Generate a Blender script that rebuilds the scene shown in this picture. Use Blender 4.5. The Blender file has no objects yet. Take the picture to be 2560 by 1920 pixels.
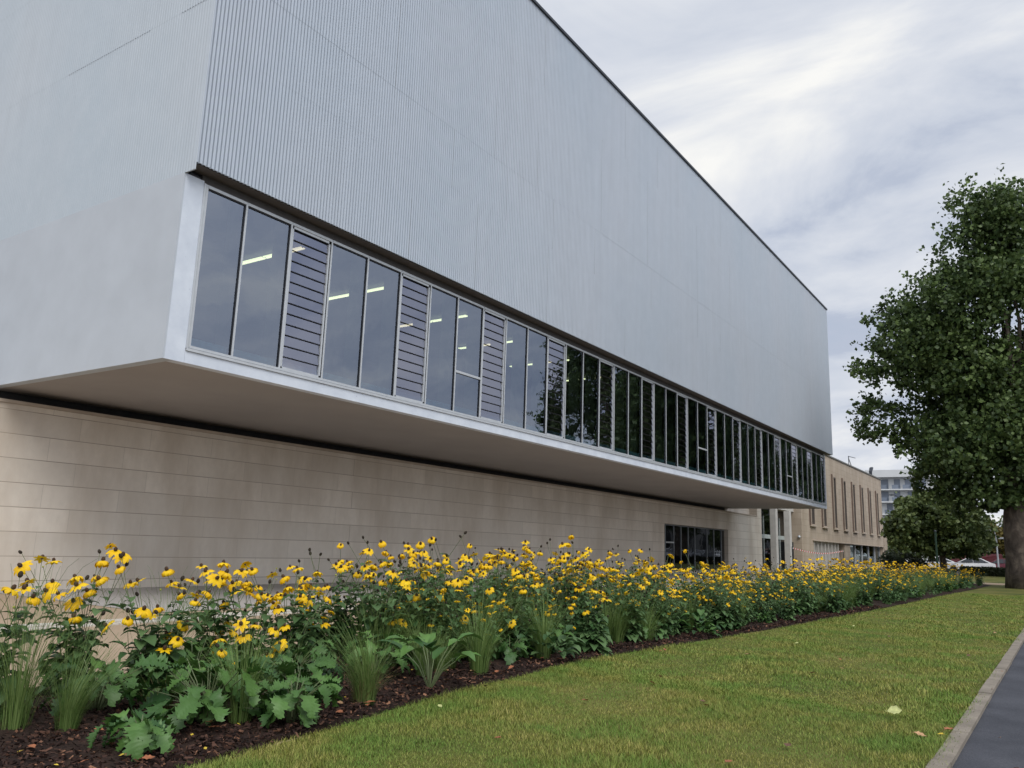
import bpy, math, random
import numpy as np
from mathutils import Matrix, Vector, Euler

U = 0.75            # scales scene and camera; coordinates mostly from image pixels, in units of 0.75 m
scene = bpy.context.scene
COL = scene.collection

# ------------------------------------------------------------------ camera
cam_d = bpy.data.cameras.new("camera"); cam = bpy.data.objects.new("camera", cam_d); COL.objects.link(cam)
cam_d.sensor_width = 36.0; cam_d.lens = 28.523; cam_d.clip_start = 0.05; cam_d.clip_end = 3000
yaw, pitch, roll = -0.596977, 0.196202, 0.0337416
fw = Vector((math.sin(yaw)*math.cos(pitch), math.cos(yaw)*math.cos(pitch), math.sin(pitch)))
rt = Vector((math.cos(yaw), -math.sin(yaw), 0)); up = rt.cross(fw)
rr = math.cos(roll)*rt + math.sin(roll)*up; uu = -math.sin(roll)*rt + math.cos(roll)*up
M = Matrix((rr, uu, -fw)).transposed().to_4x4(); M.translation = Vector((0, 0, 1.5*U))
cam.matrix_world = M
scene.camera = cam

# ------------------------------------------------------------------ sky, sun, exposure
SUN_EL, SUN_AZ = math.radians(48), math.radians(128)      # azimuth clockwise from +Y: behind the camera to the right
world = bpy.data.worlds.new("World"); scene.world = world; world.use_nodes = True
nt = world.node_tree; nt.nodes.clear()
def wn(t, **k):
    n = nt.nodes.new(t)
    for a, b in k.items(): setattr(n, a, b)
    return n
out = wn("ShaderNodeOutputWorld"); sky = wn("ShaderNodeTexSky")
sky.sky_type = 'NISHITA'; sky.sun_disc = False; sky.sun_elevation = SUN_EL; sky.sun_rotation = SUN_AZ
sky.air_density = 1.2; sky.dust_density = 2.5
bg1 = wn("ShaderNodeBackground"); bg1.inputs[1].default_value = 0.10
nt.links.new(sky.outputs[0], bg1.inputs[0])
tc = wn("ShaderNodeTexCoord"); sep = wn("ShaderNodeSeparateXYZ"); nt.links.new(tc.outputs['Generated'], sep.inputs[0])
def mth(op, a, b=None, c=None):
    n = wn("ShaderNodeMath", operation=op)
    for i, v in enumerate((a, b, c)):
        if v is None: continue
        if isinstance(v, (int, float)): n.inputs[i].default_value = v
        else: nt.links.new(v, n.inputs[i])
    return n.outputs[0]
zz = mth('ADD', mth('MAXIMUM', sep.outputs[2], 0.0), 0.30)
cx = mth('DIVIDE', sep.outputs[0], zz); cy = mth('DIVIDE', sep.outputs[1], zz)
cmb = wn("ShaderNodeCombineXYZ"); nt.links.new(cx, cmb.inputs[0]); nt.links.new(cy, cmb.inputs[1])
def cloud_noise(scale, rot, stretch, detail, dist, off):
    mp = wn("ShaderNodeMapping"); mp.inputs['Rotation'].default_value = (0, 0, math.radians(rot))
    mp.inputs['Scale'].default_value = (stretch, 1, 1); mp.inputs['Location'].default_value = off
    nt.links.new(cmb.outputs[0], mp.inputs[0])
    n = wn("ShaderNodeTexNoise"); n.inputs['Scale'].default_value = scale; n.inputs['Detail'].default_value = detail
    n.inputs['Roughness'].default_value = 0.58; n.inputs['Distortion'].default_value = dist
    nt.links.new(mp.outputs[0], n.inputs['Vector']); return n.outputs[0]
n1 = cloud_noise(1.7, 75, 0.45, 4, 0.6, (14.4, 2.2, 0)); n2 = cloud_noise(3.4, 65, 0.55, 9, 0.45, (1.7, 9.1, 0))
mixv = mth('ADD', mth('MULTIPLY', n1, 0.42), mth('MULTIPLY', n2, 0.58))
rmp = wn("ShaderNodeValToRGB"); nt.links.new(mixv, rmp.inputs[0])
els = rmp.color_ramp.elements
els[0].position = 0.415; els[0].color = (0.305, 0.340, 0.415, 1)
els[1].position = 0.635; els[1].color = (0.60, 0.598, 0.585, 1)
e = els.new(0.455); e.color = (0.375, 0.405, 0.465, 1)
e = els.new(0.53); e.color = (0.455, 0.475, 0.515, 1)
vd = wn("ShaderNodeVectorMath", operation='DOT_PRODUCT'); nt.links.new(tc.outputs['Generated'], vd.inputs[0])
vd.inputs[1].default_value = (math.sin(SUN_AZ)*math.cos(SUN_EL), math.cos(SUN_AZ)*math.cos(SUN_EL), math.sin(SUN_EL))
glow = mth('MULTIPLY_ADD', mth('POWER', mth('MAXIMUM', vd.outputs['Value'], 0.0), 2.0), 1.1, 1.22)   # clouds are brighter round the veiled sun
bg2 = wn("ShaderNodeBackground"); nt.links.new(rmp.outputs[0], bg2.inputs[0]); nt.links.new(glow, bg2.inputs[1])
cover = wn("ShaderNodeMapRange"); cover.inputs[1].default_value = 0.30; cover.inputs[2].default_value = 0.40
cover.inputs[3].default_value = 0.75; cover.inputs[4].default_value = 1.0; nt.links.new(mixv, cover.inputs[0])
mx = wn("ShaderNodeMixShader"); nt.links.new(cover.outputs[0], mx.inputs[0])
nt.links.new(bg1.outputs[0], mx.inputs[1]); nt.links.new(bg2.outputs[0], mx.inputs[2]); nt.links.new(mx.outputs[0], out.inputs[0])
sun_d = bpy.data.lights.new("sun", 'SUN'); sun_d.energy = 1.35; sun_d.angle = math.radians(35); sun_d.color = (1.0, 0.96, 0.90)
sun = bpy.data.objects.new("sun", sun_d); COL.objects.link(sun)
sd = Vector((math.sin(SUN_AZ)*math.cos(SUN_EL), math.cos(SUN_AZ)*math.cos(SUN_EL), math.sin(SUN_EL)))
sun.rotation_euler = sd.to_track_quat('Z', 'Y').to_euler()
scene.view_settings.view_transform = 'Standard'; scene.view_settings.look = 'None'
scene.view_settings.exposure = 0.38; scene.view_settings.gamma = 1.0
scene.cycles.max_bounces = 6; scene.cycles.diffuse_bounces = 3; scene.cycles.transparent_max_bounces = 12
scene.cycles.glossy_bounces = 4; scene.cycles.transmission_bounces = 4
scene.cycles.use_denoising = True

# ------------------------------------------------------------------ material helpers
class Mt:
    def __init__(s, name, rough=0.6, metal=0.0, spec=0.4):
        s.m = bpy.data.materials.new(name); s.m.use_nodes = True; s.t = s.m.node_tree
        s.b = s.t.nodes["Principled BSDF"]; s.out = s.t.nodes["Material Output"]
        s.b.inputs['Roughness'].default_value = rough; s.b.inputs['Metallic'].default_value = metal
        s.b.inputs['Specular IOR Level'].default_value = spec
        s._o = None
    def n(s, t, **k):
        n = s.t.nodes.new(t)
        for a, b in k.items(): setattr(n, a, b)
        return n
    def l(s, a, b): s.t.links.new(a, b)
    def co(s, scale=(1, 1, 1), rot=(0, 0, 0), loc=(0, 0, 0)):
        if s._o is None: s._o = s.n("ShaderNodeNewGeometry")
        m = s.n("ShaderNodeMapping"); m.inputs['Scale'].default_value = scale; m.inputs['Rotation'].default_value = rot
        m.inputs['Location'].default_value = loc
        s.l(s._o.outputs['Position'], m.inputs[0]); return m.outputs[0]
    def noise(s, scale, detail=4, rough=0.55, cs=(1, 1, 1), dist=0.0):
        n = s.n("ShaderNodeTexNoise"); n.inputs['Scale'].default_value = scale; n.inputs['Detail'].default_value = detail
        n.inputs['Roughness'].default_value = rough; n.inputs['Distortion'].default_value = dist
        s.l(s.co(cs), n.inputs['Vector']); return n.outputs[0]
    def ramp(s, f, stops):
        r = s.n("ShaderNodeValToRGB"); e = r.color_ramp.elements
        e[0].position, e[0].color = stops[0][0], (*stops[0][1], 1); e[1].position, e[1].color = stops[-1][0], (*stops[-1][1], 1)
        for p, c in stops[1:-1]: q = e.new(p); q.color = (*c, 1)
        s.l(f, r.inputs[0]); return r.outputs[0]
    def mix(s, f, a, b, mode='MIX'):
        n = s.n("ShaderNodeMix", data_type='RGBA', blend_type=mode)
        for i, v in ((0, f), (6, a), (7, b)):
            if isinstance(v, tuple): n.inputs[i].default_value = (*v, 1)
            elif isinstance(v, (int, float)): n.inputs[i].default_value = v
            else: s.l(v, n.inputs[i])
        return n.outputs[2]
    def col(s, v):
        if isinstance(v, tuple): s.b.inputs['Base Color'].default_value = (*v, 1)
        else: s.l(v, s.b.inputs['Base Color'])
        return s
    def bump(s, h, strength=0.3, dist=0.01):
        b = s.n("ShaderNodeBump"); b.inputs['Strength'].default_value = strength; b.inputs['Distance'].default_value = dist
        s.l(h, b.inputs['Height']); s.l(b.outputs[0], s.b.inputs['Normal']); return s
    def island(s):
        if s._o is None: s._o = s.n("ShaderNodeNewGeometry")
        return s._o.outputs['Random Per Island']
    def objrand(s): return s.n("ShaderNodeObjectInfo").outputs['Random']

def plain(name, c, rough=0.6, metal=0.0, var=0.12, scale=6.0, spec=0.4):
    m = Mt(name, rough, metal, spec); f = m.noise(scale, 5)
    lo = tuple(x*(1-var) for x in c); hi = tuple(min(1, x*(1+var)) for x in c)
    m.col(m.ramp(f, [(0.3, lo), (0.7, hi)])); return m.m

def cladding(name, base, spec=0.4):
    m = Mt(name, 0.42, 0.25, spec)
    st = m.noise(1.0, 6, 0.6, cs=(5, 5, 0.28)); big = m.noise(0.22, 3, 0.5, cs=(1, 1, 0.6)); mott = m.noise(2.2, 6, 0.65)
    c1 = m.ramp(st, [(0.3, tuple(x*0.95 for x in base)), (0.7, tuple(x*1.035 for x in base))])
    c2 = m.mix(m.ramp(big, [(0.35, (0, 0, 0)), (0.65, (1, 1, 1))]), c1, tuple((base[0]*0.93, base[1]*0.97, base[2]*0.99)))
    m.col(m.mix(m.ramp(mott, [(0.42, (0, 0, 0)), (0.75, (0.35, 0.35, 0.35))]), c2, tuple(x*1.12 for x in base)))
    return m.m
M_CLAD = cladding("corrugated_aluminium", (0.495, 0.535, 0.59))
M_SIDE = cladding("ribbed_side_metal", (0.475, 0.515, 0.55))
def weathered_paint():
    m = Mt("weathered_pale_paint", 0.55)
    sp = m.noise(22, 5, 0.7); fl = m.noise(3.0, 5, 0.6)
    c = m.ramp(fl, [(0.3, (0.55, 0.60, 0.68)), (0.7, (0.66, 0.71, 0.78))])
    m.col(m.mix(m.ramp(sp, [(0.66, (0, 0, 0)), (0.74, (0.75, 0.75, 0.75))]), c, (0.22, 0.23, 0.26)))
    return m.m
M_FASCIA = weathered_paint()
M_SIDELOW = plain("smooth_grey_render", (0.455, 0.495, 0.54), 0.6, 0, 0.05, 1.3)
M_SOFFIT = plain("grey_brown_soffit", (0.33, 0.305, 0.29), 0.75, 0, 0.06, 0.7)
M_DARK = plain("dark_recess", (0.05, 0.05, 0.052), 0.8)
M_COPING = plain("dark_coping_metal", (0.03, 0.035, 0.045), 0.45, 0.3)
M_JOINT = plain("sheet_joint_shadow_grey", (0.22, 0.24, 0.27), 0.6)
M_UNDER = plain("dark_brown_flashing", (0.11, 0.10, 0.095), 0.6)
M_ALU = plain("pale_anodised_aluminium", (0.50, 0.525, 0.55), 0.38, 0.25, 0.05, 9)
M_GASKET = plain("black_gasket", (0.012, 0.013, 0.017), 0.5)
M_FIN = plain("inner_post_paint", (0.34, 0.42, 0.45), 0.5)
M_LEDGE = plain("inner_sill_paint", (0.50, 0.78, 0.80), 0.5)
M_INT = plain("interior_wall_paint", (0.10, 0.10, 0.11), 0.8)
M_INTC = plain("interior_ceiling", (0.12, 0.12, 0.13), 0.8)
M_CONC = plain("pale_concrete_column", (0.55, 0.53, 0.50), 0.7, 0, 0.07, 3)

def glass(name, tint, refl, ior=1.75, wav=0.02):
    m = Mt(name); t = m.t; t.nodes.remove(m.b)
    g = m.n("ShaderNodeBsdfGlossy"); g.inputs['Color'].default_value = (*refl, 1); g.inputs['Roughness'].default_value = 0.008
    tr = m.n("ShaderNodeBsdfTransparent"); tr.inputs['Color'].default_value = (*tint, 1)
    fr = m.n("ShaderNodeFresnel"); fr.inputs['IOR'].default_value = ior
    w = m.noise(1.6, 2, 0.5); b = m.n("ShaderNodeBump"); b.inputs['Strength'].default_value = wav; b.inputs['Distance'].default_value = 0.05
    m.l(w, b.inputs['Height']); m.l(b.outputs[0], g.inputs['Normal'])
    x = m.n("ShaderNodeMixShader"); m.l(fr.outputs[0], x.inputs[0]); m.l(tr.outputs[0], x.inputs[1]); m.l(g.outputs[0], x.inputs[2])
    m.l(x.outputs[0], m.out.inputs[0]); return m.m
M_GLASS = glass("coated_window_glass", (0.58, 0.72, 0.74), (0.74, 0.83, 1.0), 3.2, 0.06)
M_LOUV = glass("louvre_blade_glass", (0.45, 0.45, 0.52), (0.80, 0.83, 1.0), 3.5, 0.04)
M_DGLASS = glass("dark_window_glass", (0.18, 0.22, 0.24), (0.80, 0.84, 0.9), 1.8, 0.05)

def stone(name, base, course, length, dark, yo=0.0):
    m = Mt(name, 0.75, 0, 0.25)
    if m._o is None: m._o = m.n("ShaderNodeNewGeometry")
    sp = m.n("ShaderNodeSeparateXYZ"); m.l(m._o.outputs['Position'], sp.inputs[0])
    ad = m.n("ShaderNodeMath", operation='ADD'); m.l(sp.outputs[0], ad.inputs[0]); m.l(sp.outputs[1], ad.inputs[1])
    az = m.n("ShaderNodeMath", operation='ADD'); m.l(sp.outputs[2], az.inputs[0]); az.inputs[1].default_value = yo
    cb = m.n("ShaderNodeCombineXYZ"); m.l(ad.outputs[0], cb.inputs[0]); m.l(az.outputs[0], cb.inputs[1])
    br = m.n("ShaderNodeTexBrick"); br.offset = 0.37; br.squash = 1.0
    br.inputs['Scale'].default_value = 1.0; br.inputs['Brick Width'].default_value = length; br.inputs['Row Height'].default_value = course
    br.inputs['Mortar Size'].default_value = 0.003; br.inputs['Mortar Smooth'].default_value = 0.2; br.inputs['Bias'].default_value = 0.0
    br.inputs['Color1'].default_value = (*[x*0.93 for x in base], 1); br.inputs['Color2'].default_value = (*[x*1.07 for x in base], 1)
    br.inputs['Mortar'].default_value = (*[x*.60 for x in base], 1)
    m.l(cb.outputs[0], br.inputs['Vector'])
    st = m.noise(0.9, 6, 0.62, cs=(1, 1, 0.35)); fi = m.noise(7, 6, 0.6)
    b2 = m.n("ShaderNodeTexBrick"); b2.inputs['Scale'].default_value = 1.0; b2.inputs['Brick Width'].default_value = 400.0; b2.inputs['Row Height'].default_value = course; b2.inputs['Mortar Size'].default_value = 0.0075; b2.inputs['Mortar Smooth'].default_value = 0.3
    b2.inputs['Color1'].default_value = b2.inputs['Color2'].default_value = (0, 0, 0, 1); b2.inputs['Mortar'].default_value = (1, 1, 1, 1); m.l(cb.outputs[0], b2.inputs['Vector'])
    br_c = m.mix(b2.outputs[0], br.outputs[0], dark)
    c = m.mix(m.ramp(st, [(0.42, (0, 0, 0)), (0.74, (0.75, 0.75, 0.75))]), br_c, tuple(x*f for x, f in zip(base, (0.66, 0.60, 0.54))))
    c = m.mix(m.ramp(fi, [(0.35, (0.22, 0.22, 0.22)), (0.6, (0, 0, 0))]), c, tuple(x*0.80 for x in base))
    m.col(c); m.bump(fi, 0.15, 0.01); return m.m
M_STONE = stone("limestone_cladding", (0.69, 0.63, 0.55), 0.605*U, 1.55, (0.29, 0.235, 0.19), 0.385*U)
M_STONE2 = stone("tan_limestone_cladding", (0.46, 0.385, 0.305), 0.605*U, 1.1, (0.23, 0.18, 0.14), 0.385*U)
M_LEDGEST = plain("limestone_ledge", (0.44, 0.37, 0.30), 0.75, 0, 0.12, 2)

def ground_mat(name, stops, scale, fine, bump=0.3, rough=0.9, cs=(1, 1, 1)):
    m = Mt(name, rough, 0, 0.2); a = m.noise(scale, 6, 0.6, cs); b = m.noise(fine, 4, 0.7)
    c = m.ramp(a, stops); c = m.mix(m.ramp(b, [(0.3, (0.4, 0.4, 0.4)), (0.65, (0, 0, 0))]), c, tuple(x*0.55 for x in stops[0][1]))
    m.col(c); m.bump(b, bump, 0.01); return m.m
M_LAWN = ground_mat("lawn_turf", [(0.3, (0.06, 0.080, 0.016)), (0.5, (0.115, 0.12, 0.026)), (0.7, (0.20, 0.165, 0.055))], 0.55, 60, 0.6)
M_PATH = ground_mat("beige_gravel_path", [(0.3, (0.36, 0.27, 0.185)), (0.7, (0.43, 0.325, 0.225))], 0.8, 90, 0.25)
M_APRON = ground_mat("grey_concrete_apron", [(0.3, (0.37, 0.345, 0.32)), (0.7, (0.45, 0.42, 0.39))], 0.7, 70, 0.1)
M_DRAIN = ground_mat("pale_stone_edging", [(0.3, (0.50, 0.46, 0.40)), (0.7, (0.62, 0.58, 0.50))], 2, 40, 0.1)
M_ASPH = ground_mat("road_asphalt", [(0.3, (0.052, 0.055, 0.066)), (0.7, (0.092, 0.095, 0.110))], 1.6, 55, 0.9, 0.8)
M_KERB = ground_mat("concrete_kerb", [(0.3, (0.19, 0.165, 0.135)), (0.7, (0.31, 0.27, 0.22))], 3, 60, 0.3)
M_GROUND = ground_mat("distant_ground", [(0.3, (0.10, 0.10, 0.10)), (0.7, (0.14, 0.14, 0.135))], 0.2, 30, 0.1)
M_MULCH = ground_mat("bark_mulch_soil", [(0.3, (0.016, 0.009, 0.007)), (0.55, (0.035, 0.020, 0.014)), (0.75, (0.07, 0.04, 0.026))], 14, 60, 1.0)

def leafmat(name, c1, c2, sheen=0.35, trans=0.25, scale=1.2, usenoise=True):
    m = Mt(name, 0.5, 0, sheen); f = m.island()
    c = m.ramp(f, [(0.0, c1), (1.0, c2)])
    if usenoise:
        n = m.noise(scale, 3); c = m.mix(m.ramp(n, [(0.35, (0.45, 0.45, 0.45)), (0.65, (0, 0, 0))]), c, tuple(x*0.65 for x in c1))
    m.col(c)
    t = m.n("ShaderNodeBsdfTranslucent"); m.l(c, t.inputs[0]); x = m.n("ShaderNodeMixShader"); x.inputs[0].default_value = trans
    m.l(m.b.outputs[0], x.inputs[1]); m.l(t.outputs[0], x.inputs[2]); m.l(x.outputs[0], m.out.inputs[0]); return m.m
M_LEAF = leafmat("coneflower_leaf", (0.045, 0.108, 0.034), (0.155, 0.255, 0.098))
M_STEM = plain("plant_stem", (0.11, 0.14, 0.06), 0.6)
M_BASAL = leafmat("lobed_leaf", (0.024, 0.078, 0.017), (0.135, 0.27, 0.055), 0.5, 0.14)
M_TUFT = leafmat("grass_blade", (0.075, 0.145, 0.028), (0.25, 0.335, 0.11), 0.3, 0.25)
M_SEDGE = leafmat("dry_grass_blade", (0.10, 0.12, 0.035), (0.22, 0.19, 0.08), 0.3, 0.2)
M_PETAL = leafmat("yellow_petal", (0.84, 0.50, 0.004), (0.93, 0.63, 0.012), 0.3, 0.25, 6, False)
M_CONE = plain("brown_cone", (0.055, 0.028, 0.012), 0.8, 0, 0.4, 90)
M_SEED = plain("dark_seed_head", (0.028, 0.020, 0.012), 0.9, 0, 0.4, 90)
M_BUD = plain("green_bud", (0.32, 0.34, 0.05), 0.7)
def lawnblade():
    m = Mt("lawn_blade", 0.6, 0, 0.25); f = m.island(); n = m.noise(1.7, 6, 0.65)
    a = m.ramp(f, [(0.0, (0.092, 0.120, 0.016)), (0.6, (0.225, 0.235, 0.040)), (1.0, (0.45, 0.39, 0.13))])
    b = m.ramp(f, [(0.0, (0.070, 0.148, 0.018)), (1.0, (0.195, 0.285, 0.050))])
    m.col(m.mix(m.ramp(n, [(0.40, (0, 0, 0)), (0.60, (1, 1, 1))]), a, b)); return m.m
M_BLADE = lawnblade()
def chipmat():
    m = Mt("bark_chip", 0.85, 0, 0.2); f = m.island()
    m.col(m.ramp(f, [(0.0, (0.012, 0.007, 0.006)), (0.7, (0.040, 0.021, 0.016)), (0.93, (0.11, 0.055, 0.036)), (1.0, (0.26, 0.13, 0.075))])); return m.m
M_CHIP = chipmat()
M_DRYLEAF = {k: plain("fallen_leaf_" + k, c, 0.7, 0, 0.3, 30) for k, c in dict(
    tan=(0.42, 0.25, 0.13), rust=(0.30, 0.11, 0.05), yellow=(0.62, 0.45, 0.05), pale=(0.40, 0.42, 0.17), brown=(0.12, 0.06, 0.035)).items()}
M_PLANE = leafmat("plane_tree_leaf", (0.030, 0.060, 0.017), (0.150, 0.215, 0.062), 0.35, 0.22, 0.35)
M_LIME = leafmat("olive_green_tree_leaf", (0.055, 0.090, 0.028), (0.195, 0.24, 0.08), 0.35, 0.22, 0.4)
M_GOLD = leafmat("golden_tree_leaf", (0.12, 0.10, 0.025), (0.22, 0.17, 0.045), 0.3, 0.25, 0.4)
M_SHRUB = leafmat("grey_green_shrub_leaf", (0.05, 0.075, 0.04), (0.13, 0.16, 0.10), 0.3, 0.2, 0.8)
M_HEDGE = leafmat("dark_hedge_leaf", (0.016, 0.024, 0.008), (0.035, 0.045, 0.016), 0.3, 0.1, 0.8)
def bark():
    m = Mt("mottled_bark", 0.85, 0, 0.2); a = m.noise(2.2, 5, 0.6, cs=(1, 1, 0.7), dist=0.6); b = m.noise(9, 5)
    c = m.ramp(a, [(0.35, (0.055, 0.045, 0.038)), (0.5, (0.10, 0.08, 0.065)), (0.62, (0.17, 0.14, 0.11)), (0.75, (0.075, 0.06, 0.05))])
    m.col(c); m.bump(b, 0.6, 0.03); return m.m
M_BARK = bark()

# ------------------------------------------------------------------ mesh helpers
class MB:
    def __init__(s): s.v = []; s.f = []; s.mi = []; s.cur = 0
    def mat(s, i): s.cur = i; return s
    def face(s, pts):
        b = len(s.v); s.v += [tuple(p) for p in pts]; s.f.append(tuple(range(b, b+len(pts)))); s.mi.append(s.cur)
    def box(s, x0, x1, y0, y1, z0, z1):
        b = len(s.v)
        s.v += [(x0, y0, z0), (x1, y0, z0), (x1, y1, z0), (x0, y1, z0), (x0, y0, z1), (x1, y0, z1), (x1, y1, z1), (x0, y1, z1)]
        for f in ((0, 3, 2, 1), (4, 5, 6, 7), (0, 1, 5, 4), (1, 2, 6, 5), (2, 3, 7, 6), (3, 0, 4, 7)):
            s.f.append(tuple(b+i for i in f)); s.mi.append(s.cur)
        return s
    def tube(s, pts, rad, n=6, cap=True):
        pts = [Vector(p) for p in pts]
        if isinstance(rad, (int, float)): rad = [rad]*len(pts)
        rings = []
        for i, p in enumerate(pts):
            d = (pts[min(i+1, len(pts)-1)] - pts[max(i-1, 0)]).normalized()
            if i == 0: a = d.cross(Vector((0.31, 0.17, 0.93) if abs(d.z) < .8 else (0.93, 0.31, 0.1))).normalized()
            else: a = (a - d*a.dot(d)).normalized()
            c = d.cross(a); b = len(s.v)
            for k in range(n):
                t = 2*math.pi*k/n; s.v.append(tuple(p + (a*math.cos(t) + c*math.sin(t))*rad[i]))
            rings.append(b)
        for i in range(len(rings)-1):
            for k in range(n):
                k2 = (k+1) % n
                s.f.append((rings[i]+k, rings[i]+k2, rings[i+1]+k2, rings[i+1]+k)); s.mi.append(s.cur)
        if cap:
            s.f.append(tuple(rings[0]+k for k in range(n))[::-1]); s.mi.append(s.cur)
            s.f.append(tuple(rings[-1]+k for k in range(n))); s.mi.append(s.cur)
        return s
    def lathe(s, c, prof, n=10, axis=None):
        R = Matrix.Identity(3) if axis is None else Vector(axis).to_track_quat('Z', 'Y').to_matrix(); c = Vector(c); rings = []
        for r, z in prof:
            b = len(s.v)
            for k in range(n):
                t = 2*math.pi*k/n; s.v.append(tuple(c + R @ Vector((r*math.cos(t), r*math.sin(t), z))))
            rings.append(b)
        for i in range(len(rings)-1):
            for k in range(n):
                k2 = (k+1) % n; s.f.append((rings[i]+k, rings[i]+k2, rings[i+1]+k2, rings[i+1]+k)); s.mi.append(s.cur)
        s.f.append(tuple(rings[0]+k for k in range(n))[::-1]); s.mi.append(s.cur)
        s.f.append(tuple(rings[-1]+k for k in range(n))); s.mi.append(s.cur)
        return s
    def mesh(s, name, mats, scale=1.0, org=(0, 0, 0), smooth=False):
        me = bpy.data.meshes.new(name)
        v = (np.array(s.v, float) - np.array(org, float))*scale
        me.from_pydata(v.tolist(), [], s.f)
        for m in (mats if isinstance(mats, (list, tuple)) else [mats]): me.materials.append(m)
        if any(s.mi): me.polygons.foreach_set('material_index', s.mi)
        if smooth: me.polygons.foreach_set('use_smooth', [True]*len(s.f))
        me.update(); return me
def link(name, me, parent=None, loc=(0, 0, 0), rot=(0, 0, 0), sc=1.0):
    o = bpy.data.objects.new(name, me); COL.objects.link(o); o.location = loc; o.rotation_euler = rot
    o.scale = (sc, sc, sc) if isinstance(sc, (int, float)) else sc
    if parent is not None: o.parent = parent
    return o
def tag(o, label, cat, group=None):
    o['label'] = label; o['category'] = cat
    if group: o['group'] = group
    return o
def thing(name, org, label, cat, group=None, rot=0.0, sc=1.0):
    o = link(name, None, None, Vector(org)*U, (0, 0, rot), sc); o.empty_display_size = 0.2; o['_org'] = [float(a) for a in org]
    return tag(o, label, cat, group)
def part(name, mb, mats, parent, smooth=False):                  # mb in units of U, absolute
    org = list(parent['_org']); o = link(name, mb.mesh(name, mats, U, org, smooth), parent)
    if parent.parent is None or parent.type == 'EMPTY': pass
    o['_org'] = org; return o
def struct(name, mb, mats, smooth=False):
    o = link(name, mb.mesh(name, mats, U, (0, 0, 0), smooth)); o['kind'] = 'structure'; return o
def wall_holes(mb, X, y0, y1, z0, z1, holes, depth):              # wall face at plane X facing +X with recessed openings
    ys = sorted({y0, y1, *[h[0] for h in holes], *[h[1] for h in holes]}); zs = sorted({z0, z1, *[h[2] for h in holes], *[h[3] for h in holes]})
    for a, b in zip(ys, ys[1:]):
        for c, d in zip(zs, zs[1:]):
            ym, zm = (a+b)/2, (c+d)/2
            if any(h[0] < ym < h[1] and h[2] < zm < h[3] for h in holes): continue
            mb.face([(X, a, c), (X, b, c), (X, b, d), (X, a, d)])
    for a, b, c, d in holes:
        D = X-depth
        mb.face([(X, a, c), (X, a, d), (D, a, d), (D, a, c)]); mb.face([(X, b, c), (D, b, c), (D, b, d), (X, b, d)])
        mb.face([(X, a, d), (X, b, d), (D, b, d), (D, a, d)]); mb.face([(X, a, c), (D, a, c), (D, b, c), (X, b, c)])

# ------------------------------------------------------------------ ground
EDGE = [(-5, -4.75), (2.8, -4.80), (4.0, -4.95), (7, -5.4), (10.7, -5.6), (15, -5.3), (19.1, -5.05), (30, -4.75), (45.9, -4.5), (55, -4.3), (62, -4.3)]
def edge_x(y):
    for (a, xa), (b, xb) in zip(EDGE, EDGE[1:]):
        if y <= b: return xa + (xb-xa)*(y-a)/(b-a)
    return EDGE[-1][1]
def sheet(name, poly, z, m):
    mb = MB(); mb.face([(x, y, z) for x, y in poly]); return struct(name, mb, m)
sheet('ground', [(-900, -300), (900, -300), (900, 1500), (-900, 1500)], -0.06, M_GROUND)
sheet('path', [(-60, -40), (-4.9, -40), (-4.9, 100), (-60, 100)], -0.020, M_PATH)
sheet('apron', [(-21.85, 9.72), (-14.82, 9.72), (-14.82, 88), (-21.85, 88)], -0.012, M_APRON)
mbd = MB(); rd = random.Random(3)
for i in range(60):
    y = -4 + i*1.1
    if y > 50: break
    mbd.box(-13.95, -13.55, y, y+1.06, -0.03, 0.006); mbd.box(-13.45, -13.25, y, y+1.06, -0.03, 0.002)
struct('drain_strip', mbd, M_DRAIN)
mbs = MB(); ny = 120                                           # bed: low mounded soil sheet with a ragged front edge
rs = random.Random(8); ysb = [-3 + 66.0*(i/ny)**1.35 for i in range(ny+1)]
for i, y in enumerate(ysb):
    fx = edge_x(y) + rs.uniform(-0.05, 0.05)
    for k in range(9):
        t = k/8.0; x = fx + (-8.4-fx)*t
        mbs.v.append((x, y, (-0.002 if k in (0, 8) else 0.03 + rs.uniform(-0.02, 0.03))))
for i in range(ny):
    for k in range(8):
        a = i*9+k; mbs.f.append((a, a+9, a+10, a+1)); mbs.mi.append(0)
struct('flower_bed_soil', mbs, M_MULCH, True)
lw = [(edge_x(y)+0.02, y) for y in np.linspace(-3, 62, 60)]
sheet('lawn', [(-0.985, -30), (-0.985, 99.5), (-21, 99.5), (-21, 66), (-4.9, 66)] + lw[::-1] + [(-4.75, -30)], -0.008, M_LAWN)
sheet('road', [(-0.86, -30), (8, -30), (8, 120), (-0.86, 120)], -0.03, M_ASPH)
sheet('footpath', [(-5.2, 63.2), (-3.7, 63.2), (-3.4, 68.6), (-5.2, 68.6)], 0.002, M_PATH)
mbk = MB(); y = -6.0; rk = random.Random(5)
while y < 110:
    L = 1.33; j = rk.uniform(-0.004, 0.004)
    mbk.box(-0.985+j, -0.855+j, y, y+L-0.012, -0.15, 0.012+rk.uniform(-0.004, 0.004)); y += L
struct('kerb', mbk, M_KERB)
sheet('car_park', [(-60, 101), (40, 101), (40, 230), (-60, 230)], -0.03, M_ASPH)

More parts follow.
